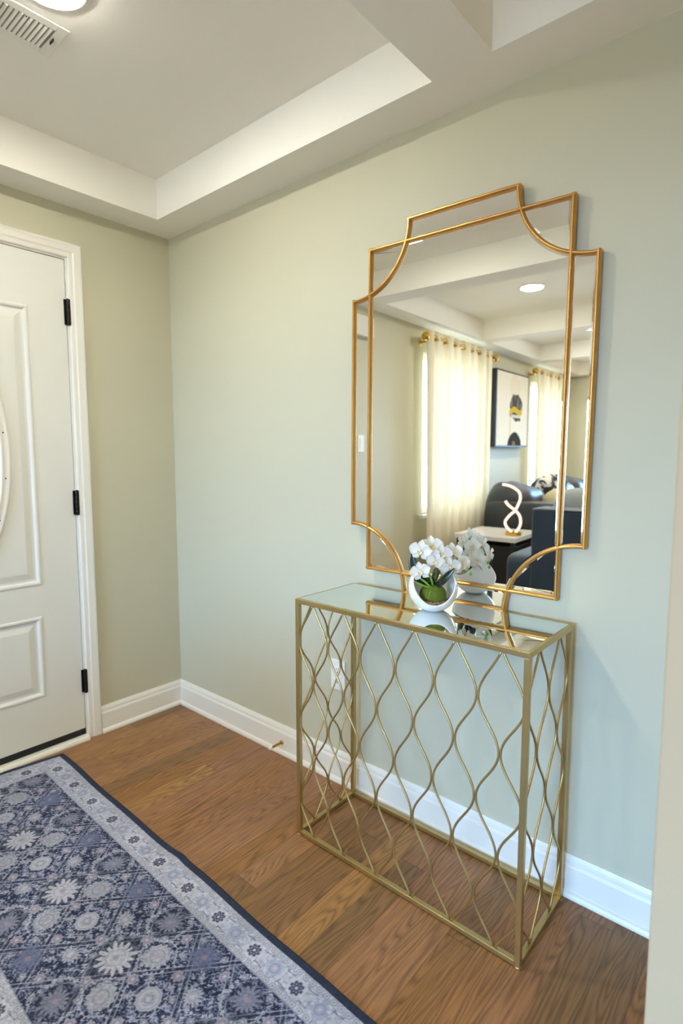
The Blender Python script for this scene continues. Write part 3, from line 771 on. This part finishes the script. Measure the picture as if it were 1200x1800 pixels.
tag(MB().lathe([(.0055, -.057), (.0065, -.059), (.0065, -.068), (.0045, -.071), (.0001, -.0712)], (0, 0, 0), 20, 'y').build('tip', M_PLAST, t), label='white rubber tip')

# ------------------------------------------------------------------ rug
def build_rug():
    LEN, HWD = 2.42, .306; P = .321
    nu, nv = 1100, 282
    u = np.linspace(0, LEN, nu); v = np.linspace(-HWD, HWD, nv); U, V = np.meshgrid(u, v, indexing='ij')
    def L(c): return np.array(lin(c)[:3])
    base = np.zeros(U.shape+(3,)) + L((25, 34, 66))
    def put(mask, c, a=1.):
        m_ = np.clip(mask, 0, 1)[..., None]*a; base[:] = base*(1-m_)+c*m_
    def ss(x, w=.0008): return np.clip(.5-x/(2*w), 0, 1)
    def vnoise(x, y, seed):
        r = np.random.default_rng(seed).random((256, 256)); xi = np.floor(x).astype(int); yi = np.floor(y).astype(int)
        fx = x-xi; fy = y-yi; fx = fx*fx*(3-2*fx); fy = fy*fy*(3-2*fy)
        g = lambda a, b: r[a % 256, b % 256]
        return (g(xi, yi)*(1-fx)+g(xi+1, yi)*fx)*(1-fy)+(g(xi, yi+1)*(1-fx)+g(xi+1, yi+1)*fx)*fy
    aV = np.abs(V)
    field = (aV < .200) & (U > .105) & (U < LEN-.105)
    # filler scrolls, mirrored about the centre line
    du = ((U-.132+P/2) % P)-P/2
    wx = du+.0035*np.sin(aV*310+1)+.002*np.sin(du*700); wy = aV+.0035*np.sin(du*290+2)
    n1 = vnoise(wx/.0085+40, wy/.0085+3, 1); n2 = vnoise(wx/.0052+90, wy/.0052, 2)
    put(field*ss(np.abs(n1-.5)-.035, .02), L((128, 138, 172)), .85)
    put(field*ss(np.abs(n1-.72)-.03, .02), L((110, 120, 158)), .7)
    put(field*ss(.74-n2, .03), L((158, 166, 194)), .85)
    put(field*ss(np.abs(vnoise(wx/.015+9, wy/.015, 5)-.52)-.022, .012), L((158, 168, 198)), .8)
    # lattice lines
    for sgn in (-1, 1):
        w = sgn*V-1.15*(U-.132); w = ((w+.1845) % .369)-.1845
        d2 = np.abs(np.abs(w)-.078)*.656
        put(field*ss(d2-.0052), L((26, 34, 62)), .5)
        put(field*ss(np.abs(d2-.0058)-.0008), L((168, 176, 204)), .95)
    def cent(ou, ov):
        a = ((U-.132-ou+P/2) % P)-P/2; b = aV-ov if ov > 0 else V
        return a, b
    def pol(ou, ov, rot=0.):
        a, b = cent(ou, ov); return np.hypot(a, b), np.arctan2(b, a)+rot
    def hexa(a, b, n=6, rot=0.):
        r = np.hypot(a, b); t = np.arctan2(b, a)+rot; k = 2*PI/n
        return r*np.cos(((t+k/2) % k)-k/2)
    wob = .004*np.sin(du*420)*np.cos(aV*390)
    for ou, ov, R_ in ((0, 0, .066), (.006, .147, .052)):
        a, b = cent(ou, ov); h = hexa(a, b*.92)+wob
        put(field*ss(h-R_+.012, .002), L((28, 34, 58)), .55)
        put(field*ss(np.abs(h-R_)-.0014), L((184, 190, 208)), .95)
        put(field*ss(np.abs(h-R_+.007)-.0007), L((110, 122, 156)), .8)
    for ou, ov, R_ in ((.158, 0, .040), (.073, .071, .046)):
        a, b = cent(ou, ov); h = hexa(a, b, 8)+wob*.7
        put(field*ss(np.abs(h-R_)-.0012), L((170, 178, 200)), .85)
    mott = vnoise(U/.004, V/.004, 9)
    def flower(ou, ov, R_, lobes, depth, c, c2, rot=0., inner=None, sharp=1.):
        r, t = pol(ou, ov, rot); rr = R_*(1-depth+depth*(np.abs(np.cos(lobes*t/2))**sharp))
        m_ = field*ss(r-rr-.003*(mott-.5), .0012); cc = c*(.72+.5*mott[..., None]); base[:] = base*(1-m_[..., None])+cc*m_[..., None]
        put(field*ss(np.abs(r-rr*.80)-.0007)*(np.cos(lobes*t) > -.3), c2, .5)
        put(field*ss(np.abs(r-R_*.50)-.0012)*(mott > .35), c2, .75)
        put(field*ss(r-R_*.20), inner if inner is not None else c2, .8)
    gy = L((160, 164, 184)); pk = L((148, 144, 164)); dk = L((84, 90, 120)); wht = L((176, 180, 200)); bl = L((82, 94, 134)); rose = L((160, 136, 148))
    def palmette(ou, ov, R_, c, c2, inner, seed, soft=.0012, alpha=1.):
        r, t = pol(ou, ov); q_ = np.random.default_rng(seed).uniform(.62, 1.15, 15)
        k = (t/(2*PI)*15) % 15; i0 = np.floor(k).astype(int) % 15; fr_ = k-np.floor(k)
        rr = R_*(.50+.50*q_[i0]*np.sin(PI*fr_)**.8)
        m_ = field*ss(r-rr-.004*(mott-.5), soft)*alpha; cc = c*(.70+.5*mott[..., None]); base[:] = base*(1-m_[..., None])+cc*m_[..., None]
        put(field*ss(np.abs(r-R_*.45)-.0010)*(mott > .4), c2, .6*alpha); put(field*ss(r-R_*.16), inner, .8)
    palmette(0, 0, .050, wht, dk, pk, 4)
    flower(.073, .071, .035, 13, .14, gy*.92, dk, 0, pk)
    a, b = cent(.158, 0); put(field*ss(hexa(a, b, 8)-.029), wht*.9, 1); put(field*ss(np.abs(hexa(a, b, 8)-.0245)-.001), dk, .6)
    flower(.158, 0, .019, 6, .2, gy, dk, 0, wht)
    palmette(.006, .147, .036, bl*.5+gy*.45, dk, rose, 8)
    palmette(.163, .147, .044, bl*.9+gy*.12, dk, rose*.8, 12, soft=.009, alpha=.85)
    palmette(.229, .071, .026, gy, dk, wht, 17)
    for ou, ov in ((.158, .075), (.24, 0), (.242, .149), (.083, .147), (.085, .0), (.01, .078)): flower(ou, ov , .0150, 7, .3, pk*1.12, dk, .3, wht)
    for ou, ov in ((.115, .03), (.045, .045), (.20, .035), (.275, .035), (.12, .115), (.04, .11), (.205, .11), (.28, .115), (.12, .175), (.205, .175), (.045, .185), (.28, .18)):
        flower(ou, ov, .0095, 5, .35, gy*.95, dk, ou*40, wht)
    # light border
    inb = (aV < .288) & (U > .018) & (U < LEN-.018) & ~field
    cb = L((176, 182, 204)); mt2 = vnoise(U/.0055, V/.0055, 21)
    base[inb] = (cb*(.66+.55*mt2[..., None]))[inb]
    ringn = vnoise(U/.011, V/.011, 22); put(inb*ss(np.abs(ringn-.5)-.05, .02), L((112, 120, 146)), .5)
    def border(S_, W_, on):      # S_: running coordinate, W_: across coordinate 0..0.088 centred on 0
        for wc in (-.034, .034):
            k = .0225; a = ((S_+k/2) % k)-k/2; r = np.hypot(a, W_-wc)
            put(on*ss(r-.0085), L((186, 188, 202)), .8); put(on*ss(np.abs(r-.0072)-.0011), L((104, 112, 140)), .75); put(on*ss(r-.003), L((120, 122, 148)), .8)
        k = .1525
        a = ((S_-.114+k/2) % k)-k/2; r = np.hypot(a, W_); t = np.arctan2(W_, a)
        rr = .019*(.62+.38*np.abs(np.cos(4*t))**.6)
        put(on*ss(np.hypot(a, W_)-.024), L((192, 194, 206)), .55)
        put(on*ss(r-rr), L((40, 48, 84)), .92); put(on*ss(np.abs(r-.010)-.0012)*(np.cos(8*t) > 0), L((176, 180, 200)), .8); put(on*ss(r-.0035), L((190, 192, 208)), .95)
        a2 = ((S_-.114-k/2+k/2) % k)-k/2; r = np.hypot(a2, W_); t = np.arctan2(W_, a2); rr = .023*(.7+.3*np.abs(np.cos(3.5*t)))
        put(on*ss(r-rr), L((148, 158, 188)), .75); put(on*ss(np.abs(r-.012)-.0012), L((100, 110, 146)), .6); put(on*ss(r-.004), L((190, 180, 190)), .9)
        for s0 in (.036, -.036):
            a3 = ((S_-.114-s0+k/2) % k)-k/2
            for q in (-1, 1):
                put(on*ss(np.abs(W_-q*(.019)-a3*.12*q)-.0009)*(np.abs(a3) < .012), L((42, 44, 62)), .9)
                put(on*ss(np.abs(np.abs(a3)-.013)-.0009)*(np.abs(W_-q*.021) < .003), L((42, 44, 62)), .8)
            put(on*ss(np.hypot(a3, W_)-.007), L((178, 180, 198)), .8)
    side = inb & (aV >= .200)
    ends = inb & (aV < .200)
    border(U, aV-.244, side)
    border(V+.114, np.where(U < LEN/2, U, LEN-U)-.0615, ends)
    edge = ((aV > .2005) & (aV < .2025) & (U > .1035) & (U < LEN-.1035)) | (((np.abs(U-.1045) < .001) | (np.abs(U-LEN+.1045) < .001)) & (aV < .2025))
    put(edge*1., L((96, 104, 132)), .6)
    # dark outer band and general wear
    band = (aV >= .288) | (U <= .018) | (U >= LEN-.018)
    base[band] = L((38, 46, 70))*(.8+.4*mott[band][..., None])
    wear = .86+.28*vnoise(U/.09, V/.09, 31)[..., None]; base[:] = base*wear
    # geometry: slight waves of the cloth and of its long edges
    a0 = -.023
    zz = .0050+.0006*np.sin(U*9+V*7)+.0014*np.exp(-((U-.86)/.05)**2)*np.clip((V-.2)/.1, 0, 1)
    edgew = (.0025*np.sin(U*7.1+.6)+.002*np.sin(U*13.7)-.009*np.exp(-((U-.83)/.035)**2)*0+.005*np.exp(-((U-.90)/.03)**2))*np.clip(V/.306, 0, 1)**4
    skew = -.030*(np.clip((.306-V)/.22, 0, 1))*np.clip(1-U/.25, 0, 1)
    Xw = .056+U*math.cos(a0)-V*math.sin(a0)*1.0+skew; Yw = -.619-HWD+U*math.sin(a0)+V*math.cos(a0)+edgew
    return U, V, Xw, Yw, zz, base, nu, nv
U, V, Xw, Yw, zz, colr, nu, nv = build_rug()
ROX, ROY = float(Xw.mean()), float(Yw.mean())
me = bpy.data.meshes.new('runner_rug')
co = np.stack([Xw-ROX, Yw-ROY, zz], -1).reshape(-1, 3)
# skirt ring down to the floor
idx = np.arange(nu*nv).reshape(nu, nv)
ring = np.concatenate([idx[:, 0], idx[-1, 1:], idx[-2::-1, -1], idx[0, -2:0:-1]])
sk = co[ring].copy(); sk[:, 2] = .0004
allco = np.concatenate([co, sk]).astype(np.float32)
q = np.stack([idx[:-1, :-1], idx[1:, :-1], idx[1:, 1:], idx[:-1, 1:]], -1).reshape(-1, 4)
rn = len(ring); r2 = np.arange(rn)+nu*nv; rnx = np.roll(ring, -1); r2x = np.roll(r2, -1)
q = np.concatenate([q, np.stack([ring, r2, r2x, rnx], -1)]).astype(np.int32)
me.vertices.add(len(allco)); me.vertices.foreach_set('co', allco.ravel())
me.loops.add(len(q)*4); me.loops.foreach_set('vertex_index', q.ravel())
me.polygons.add(len(q)); me.polygons.foreach_set('loop_start', np.arange(0, len(q)*4, 4, dtype=np.int32)); me.polygons.foreach_set('loop_total', np.full(len(q), 4, dtype=np.int32))
me.polygons.foreach_set('use_smooth', np.ones(len(q), dtype=bool))
me.update(); me.validate()
ca = me.color_attributes.new('pattern', 'FLOAT_COLOR', 'POINT')
cc = np.ones((len(allco), 4), dtype=np.float32); cc[:nu*nv, :3] = np.clip(colr.reshape(-1, 3), 0, 1); cc[nu*nv:, :3] = .01
ca.data.foreach_set('color', cc.ravel())
me.materials.append(M_RUG)
rug = thing('runner_rug', (ROX, ROY, 0), 'navy and grey floral runner rug lying in front of the entry door', 'rug')
pile = bpy.data.objects.new('woven_face', me); COL.objects.link(pile); pile.parent = rug
bp_ = MB(); ln = co[ring][::3].copy(); ln[:, 2] *= .62
bp_.tube([tuple(float(a) for a in p) for p in ln], .0024, 6, closed=True); tag(bp_.build('edge_binding', mat('black_binding', (18, 19, 26), .8), rug), label='black stitched edge binding')

# ------------------------------------------------------------------ living room (seen in the mirror)
def curtain(y0, y1, x, z0, z1, label, waves, seed):
    rnd = random.Random(seed)
    t = thing('curtain', (x, (y0+y1)/2, z0), label, 'curtain', 'cream curtains on the front windows')
    n = 220; m_ = 14; vs = []; fs = []
    for j in range(m_+1):
        f = j/m_; z = (z1-z0)*f
        for i in range(n+1):
            s = i/n; ph = 2*PI*waves*s
            amp = .036*(.75+.25*math.sin(3.1*s*waves+seed))*(1.0-.25*(1-f))
            xx = amp*math.sin(ph+.35*math.sin(ph*.5+seed)*(1-f))
            yy = (y0-(y0+y1)/2)*(1-2*s)*(1-.04*(1-f))+.012*math.sin(2*ph)
            vs.append((xx, yy, z))
    for j in range(m_):
        for i in range(n): a = j*(n+1)+i; fs.append((a, a+1, a+n+2, a+n+1))
    MB().add(vs, fs, True).build('cloth', M_CURT, t)
    zr = z1-z0-.045
    for k in range(int(waves*2)):
        s = (k+.5)/(waves*2); yy = (y0-(y0+y1)/2)*(1-2*s)
        pts = [(.0, yy+.0235*math.sin(a)*.3+.0*a, zr+.0235*math.cos(a)) for a in [2*PI*q/20 for q in range(20)]]
        pts = [(.022*math.sin(2*PI*q/20), yy, zr+.022*math.cos(2*PI*q/20)) for q in range(20)]
        MB().tube(pts, .004, 8, closed=True).build('grommet', M_BRASS, t)
    return t
def rod(y0, y1, x, z, label):
    t = thing('curtain_rod', (x, (y0+y1)/2, z), label, 'curtain rod', 'brass curtain rods on the front wall')
    h = (y0-y1)/2
    MB().tube([(0, -h, 0), (0, h, 0)], .0125, 18).build('pole', M_BRASS, t)
    for s in (-1, 1):
        MB().sup((0, s*(h+.036), 0), (.033, .033, .033), 1, 1, 24, 14).tube([(0, s*h, 0), (0, s*(h+.012), 0)], .018, 16).build('finial', M_BRASS, t)
        br = MB(); br.tube([(-x+.006, s*(h-.06), -.02), (-.01, s*(h-.06), -.02), (0, s*(h-.06), -.012)], .007, 10)
        br.lathe([(.026, 0), (.026, .006), (.01, .008)], (-x, s*(h-.06), -.02), 20, 'x'); br.build('bracket', M_BRASS, t)
RXD = .105; ZR = 2.150
rod(-2.42, -3.69, RXD, ZR, 'brass curtain rod with ball finials over the nearer window in the mirror')
rod(-4.89, -6.06, RXD, ZR, 'brass curtain rod over the farther window beyond the wall picture')
curtain(-2.40, -3.64, RXD, .02, ZR+.05, 'cream curtain over the nearer window left of the wall picture in the mirror', 7.5, 1)
curtain(-4.93, -6.02, RXD, .02, ZR+.05, 'cream curtain over the farther window right of the wall picture in the mirror', 7, 4)

# abstract picture
ay0, ay1, az0, az1 = -3.83, -4.72, 1.305, 2.075
art = thing('wall_picture', (0, (ay0+ay1)/2, az0), 'black edged abstract painting with dark and yellow strokes between the two curtains', 'painting')
aw, ah = (ay0-ay1), (az1-az0); dp = .085
b = MB(); f_ = .014
b.box(.002, dp, aw/2-f_, aw/2, 0, ah); b.box(.002, dp, -aw/2, -aw/2+f_, 0, ah); b.box(.002, dp, -aw/2+f_, aw/2-f_, 0, f_); b.box(.002, dp, -aw/2+f_, aw/2-f_, ah-f_, ah)
b.build('frame', mat('black_frame', (22, 22, 24), .5), art, bevel=.001)
def canvas():
    ny, nz = 130, 140; me = bpy.data.meshes.new('canvas')
    Y = np.linspace(aw/2-f_-.001, -aw/2+f_+.001, ny); Z = np.linspace(f_+.001, ah-f_-.001, nz); YY, ZZ = np.meshgrid(Y, Z, indexing='ij')
    s = (aw/2-YY)/aw; t = ZZ/ah      # s: 0 left .. 1 right as seen, t: 0 bottom .. 1 top
    c = np.zeros(YY.shape+(3,))+np.array(lin((236, 230, 214))[:3])
    r = np.random.default_rng(3)
    def nz2(x, y, sd):
        g = np.random.default_rng(sd).random((64, 64)); xi = np.floor(x).astype(int); yi = np.floor(y).astype(int); fx = x-xi; fy = y-yi
        G = lambda a, b_: g[a % 64, b_ % 64]
        return (G(xi, yi)*(1-fx)+G(xi+1, yi)*fx)*(1-fy)+(G(xi, yi+1)*(1-fx)+G(xi+1, yi+1)*fx)*fy
    def put(m_, col, a=1.): m_ = np.clip(m_, 0, 1)[..., None]*a; c[:] = c*(1-m_)+np.array(lin(col)[:3])*m_
    ed = (nz2(s*18, t*24, 1)-.5)*.35
    put((np.abs(s-.42)+ed*.05 < .02)*(t > .12)*(t < .62)*1., (214, 168, 92), .5)
    put(((s-.55)**2/.05+(t-.80)**2/.05+ed < .6)*1., (222, 206, 176), .35)
    blob = ((s-.60)/.20)**2+((t-.53)/.20)**2+ed*1.6
    put((blob < .95)*1., (40, 36, 36), .95); put((blob < .8)*(nz2(s*30, t*14, 5) > .70)*1., (140, 132, 128), .6)
    put((blob < 1.1)*(np.abs(t-.49+.02*np.sin(s*20)) < .04)*1., (196, 168, 60), .95)
    put((np.abs(t-.415) < .02)*(np.abs(s-.6) < .16)*1., (226, 222, 214), .8)
    put((((s-.57)/.22)**2+((t-.0)/.20)**2+ed*.4 < 1)*1., (30, 27, 26), .97)
    put((np.hypot((s-.55)/1.1, t-.03) < .05+ed*.1)*1., (176, 148, 70), .5)
    co = np.stack([np.full(YY.shape, dp-.006), YY, ZZ], -1).reshape(-1, 3); id_ = np.arange(ny*nz).reshape(ny, nz)
    q = np.stack([id_[:-1, :-1], id_[1:, :-1], id_[1:, 1:], id_[:-1, 1:]], -1).reshape(-1, 4)
    me.from_pydata(co.tolist(), [], q.tolist()); a = me.color_attributes.new('pattern', 'FLOAT_COLOR', 'POINT')
    cc = np.ones((ny*nz, 4), dtype=np.float32); cc[:, :3] = c.reshape(-1, 3); a.data.foreach_set('color', cc.ravel()); me.materials.append(M_ART)
    o = bpy.data.objects.new('canvas', me); COL.objects.link(o); o.parent = art
    so = o.modifiers.new('thick', 'SOLIDIFY'); so.thickness = .004
canvas()

# charcoal sofa along the front wall
sx0, sx1, sy0, sy1 = .19, 1.05, -3.60, -5.90
cs = thing('charcoal_sofa', (.6, -4.7, 0), 'charcoal sofa with a puffy back cushion against the curtained wall in the mirror', 'sofa')
def P_(mb, name, root, m): return mb.build(name, m, root)
def at(c, r): return (c[0]-r[0], c[1]-r[1], c[2]-r[2])
R0 = (.6, -4.7, 0)
P_(MB().sup(at((.61, -4.50, .22), R0), (.41, 1.20, .17), .12, .12), 'base', cs, M_CHAR)
P_(MB().sup(at((.61, -3.42, .44), R0), (.41, .13, .37), .22, .2), 'armrest', cs, M_CHAR)
P_(MB().sup(at((.61, -5.58, .44), R0), (.41, .13, .37), .22, .2), 'armrest', cs, M_CHAR)
P_(MB().sup(at((.30, -4.50, .50), R0), (.11, 1.0, .34), .3, .2), 'backrest', cs, M_CHAR)
for yy in (-4.03, -4.98):
    P_(MB().sup(at((.68, yy, .46), R0), (.34, .47, .09), .3, .25), 'seat_cushion', cs, M_CHAR)
for yy in (-3.64, -4.72, -5.26):
    P_(MB().sup(at((.36, yy, .745), R0), (.21, .30, .215), .62, .6, jit=.04, rot=('Y', .22)), 'back_cushion', cs, M_CHAR)
for xx in (.26, .98):
    for yy in (-3.42, -5.58): P_(MB().lathe([(.022, 0), (.03, .06)], at((xx, yy, 0), R0), 16), 'leg', cs, M_TBLACK)

def pillow(name, c, d, m, label, rot, group=None):
    t = thing(name, (c[0], c[1], c[2]-d[2]), label, 'cushion', group)
    o = MB().sup((0, 0, d[2]), d, .75, .42, 40, 22).build('cover', m, t)
    o.rotation_euler = (rot[0], rot[1], rot[2]); return t
mm = bpy.data.materials.new('black_white_brushed_print'); mm.use_nodes = True; nt = mm.node_tree
n_ = nt.nodes.new('ShaderNodeTexNoise'); n_.inputs['Scale'].default_value = 7; n_.inputs['Distortion'].default_value = 2.
cr = nt.nodes.new('ShaderNodeValToRGB'); cr.color_ramp.elements[0].position = .46; cr.color_ramp.elements[0].color = lin((40, 42, 46)); cr.color_ramp.elements[1].position = .52; cr.color_ramp.elements[1].color = lin((218, 216, 210))
tc = nt.nodes.new('ShaderNodeTexCoord'); nt.links.new(tc.outputs['Object'], n_.inputs['Vector'])
nt.links.new(n_.outputs['Fac'], cr.inputs[0]); nt.links.new(cr.outputs[0], nt.nodes['Principled BSDF'].inputs['Base Color']); nt.nodes['Principled BSDF'].inputs['Roughness'].default_value = .85
pillow('throw_pillow', (.45, -4.22, .86), (.08, .20, .19), mm, 'black and white brushed print pillow at the back of the charcoal sofa', (0, .35, .3))
pillow('throw_pillow', (.70, -3.72, .77), (.07, .17, .15), M_CREAMP, 'cream yellow pillow leaning on the charcoal sofa cushion', (.35, .25, -.75))

# side table with white top
st_ = thing('side_table', (.49, -2.94, .0), 'white topped black side table carrying the spiral lamp beside the charcoal sofa', 'side table')
MB().box(-.26, .26, -.27, .27, .547, .585).build('tabletop', M_MARBLE, st_, bevel=.004)
for sx in (-1, 1):
    for sy in (-1, 1): MB().box(sx*.23-.015, sx*.23+.015, sy*.24-.015, sy*.24+.015, 0, .547).build('leg', M_TBLACK, st_, bevel=.002)
MB().box(-.24, .24, -.23, .23, .10, .51).build('cabinet', M_TBLACK, st_, bevel=.004)

# spiral lamp
lampc = Vector((.672, -2.83, .585)); RT2 = Vector((.945, -.33, 0)); FW2 = Vector((.33, .945, 0))
lm = thing('spiral_table_lamp', lampc, 'lit spiral ribbon table lamp on a gold base on the white side table', 'lamp')
MB().sup((0, 0, .014), (.065, .045, .014), .15, .9, 40, 8).build('base', M_BRASS, lm)
s1 = [(-8, 948, 0), (-30, 925, 6), (-37, 900, 14), (-20, 872, 18), (4, 848, 12), (18, 820, 0), (26, 792, -8), (20, 765, -6), (-4, 744, 0), (-30, 733, 4), (-54, 729, 6)]
s2 = [(8, 948, 0), (24, 928, -6), (30, 902, -14), (24, 874, -18), (6, 850, -12), (-16, 832, 0), (-30, 818, 8), (-38, 804, 12)]
for s_ in (s1, s2):
    P = stem([RT2*(a*.00175)+FW2*(d_*.002)+Vector((0, 0, .02+(952-y)*.00175)) for a, y, d_ in s_])
    o = MB().tube(P, 1, sect=[(-.004, -.013), (.004, -.013), (.004, .013), (-.004, .013)], up=tuple(FW2), smooth=False).build('ribbon', M_COPPER, lm)
    MB().tube([p+FW2*.0055 for p in P], 1, sect=[(-.0035, -.011), (.0035, -.008), (.0035, .008), (-.0035, .011)], up=tuple(FW2), smooth=True).build('led_strip', M_LEDSTRIP, o)

# navy sofa seen from behind
ns = thing('navy_armchair', (1.6, -2.85, 0), 'navy velvet armchair seen from behind at the lower right of the mirror', 'armchair')
R0 = (1.6, -2.85, 0)
P_(MB().sup(at((1.19, -2.53, .47), R0), (.23, .125, .385), .10, .10, 60, 40), 'backrest', ns, M_NAVY)
P_(MB().sup(at((.875, -2.82, .28), R0), (.10, .41, .225), .22, .16), 'armrest', ns, M_NAVY)
P_(MB().sup(at((1.51, -2.82, .28), R0), (.10, .41, .225), .22, .16), 'armrest', ns, M_NAVY)
P_(MB().sup(at((1.19, -2.93, .24), R0), (.23, .31, .17), .12, .12), 'base', ns, M_NAVY)
for xx in (1.19,): P_(MB().sup(at((xx, -2.93, .46), R0), (.22, .29, .08), .3, .25), 'seat_cushion', ns, M_NAVY)
pp = MB(); x0_, x1_, y0_, y1_ = .966-1.6, 1.414-1.6, -2.652+2.85, -2.408+2.85
pp.tube([(x0_, y0_, .848), (x0_, y1_, .848), (x1_, y1_, .848), (x1_, y0_, .848)], .005, 8, closed=True); pp.build('piping', M_NAVY, ns)
for xx in (.9, 1.48):
    for yy in (-2.46, -3.15): P_(MB().lathe([(.02, 0), (.026, .07)], at((xx, yy, 0), R0), 14), 'leg', ns, M_TBLACK)
t = pillow('throw_pillow', (1.21, -2.77, .80), (.20, .07, .19), M_GREYP, 'light grey pillow showing over the navy armchair back', (-.1, 0, .05))
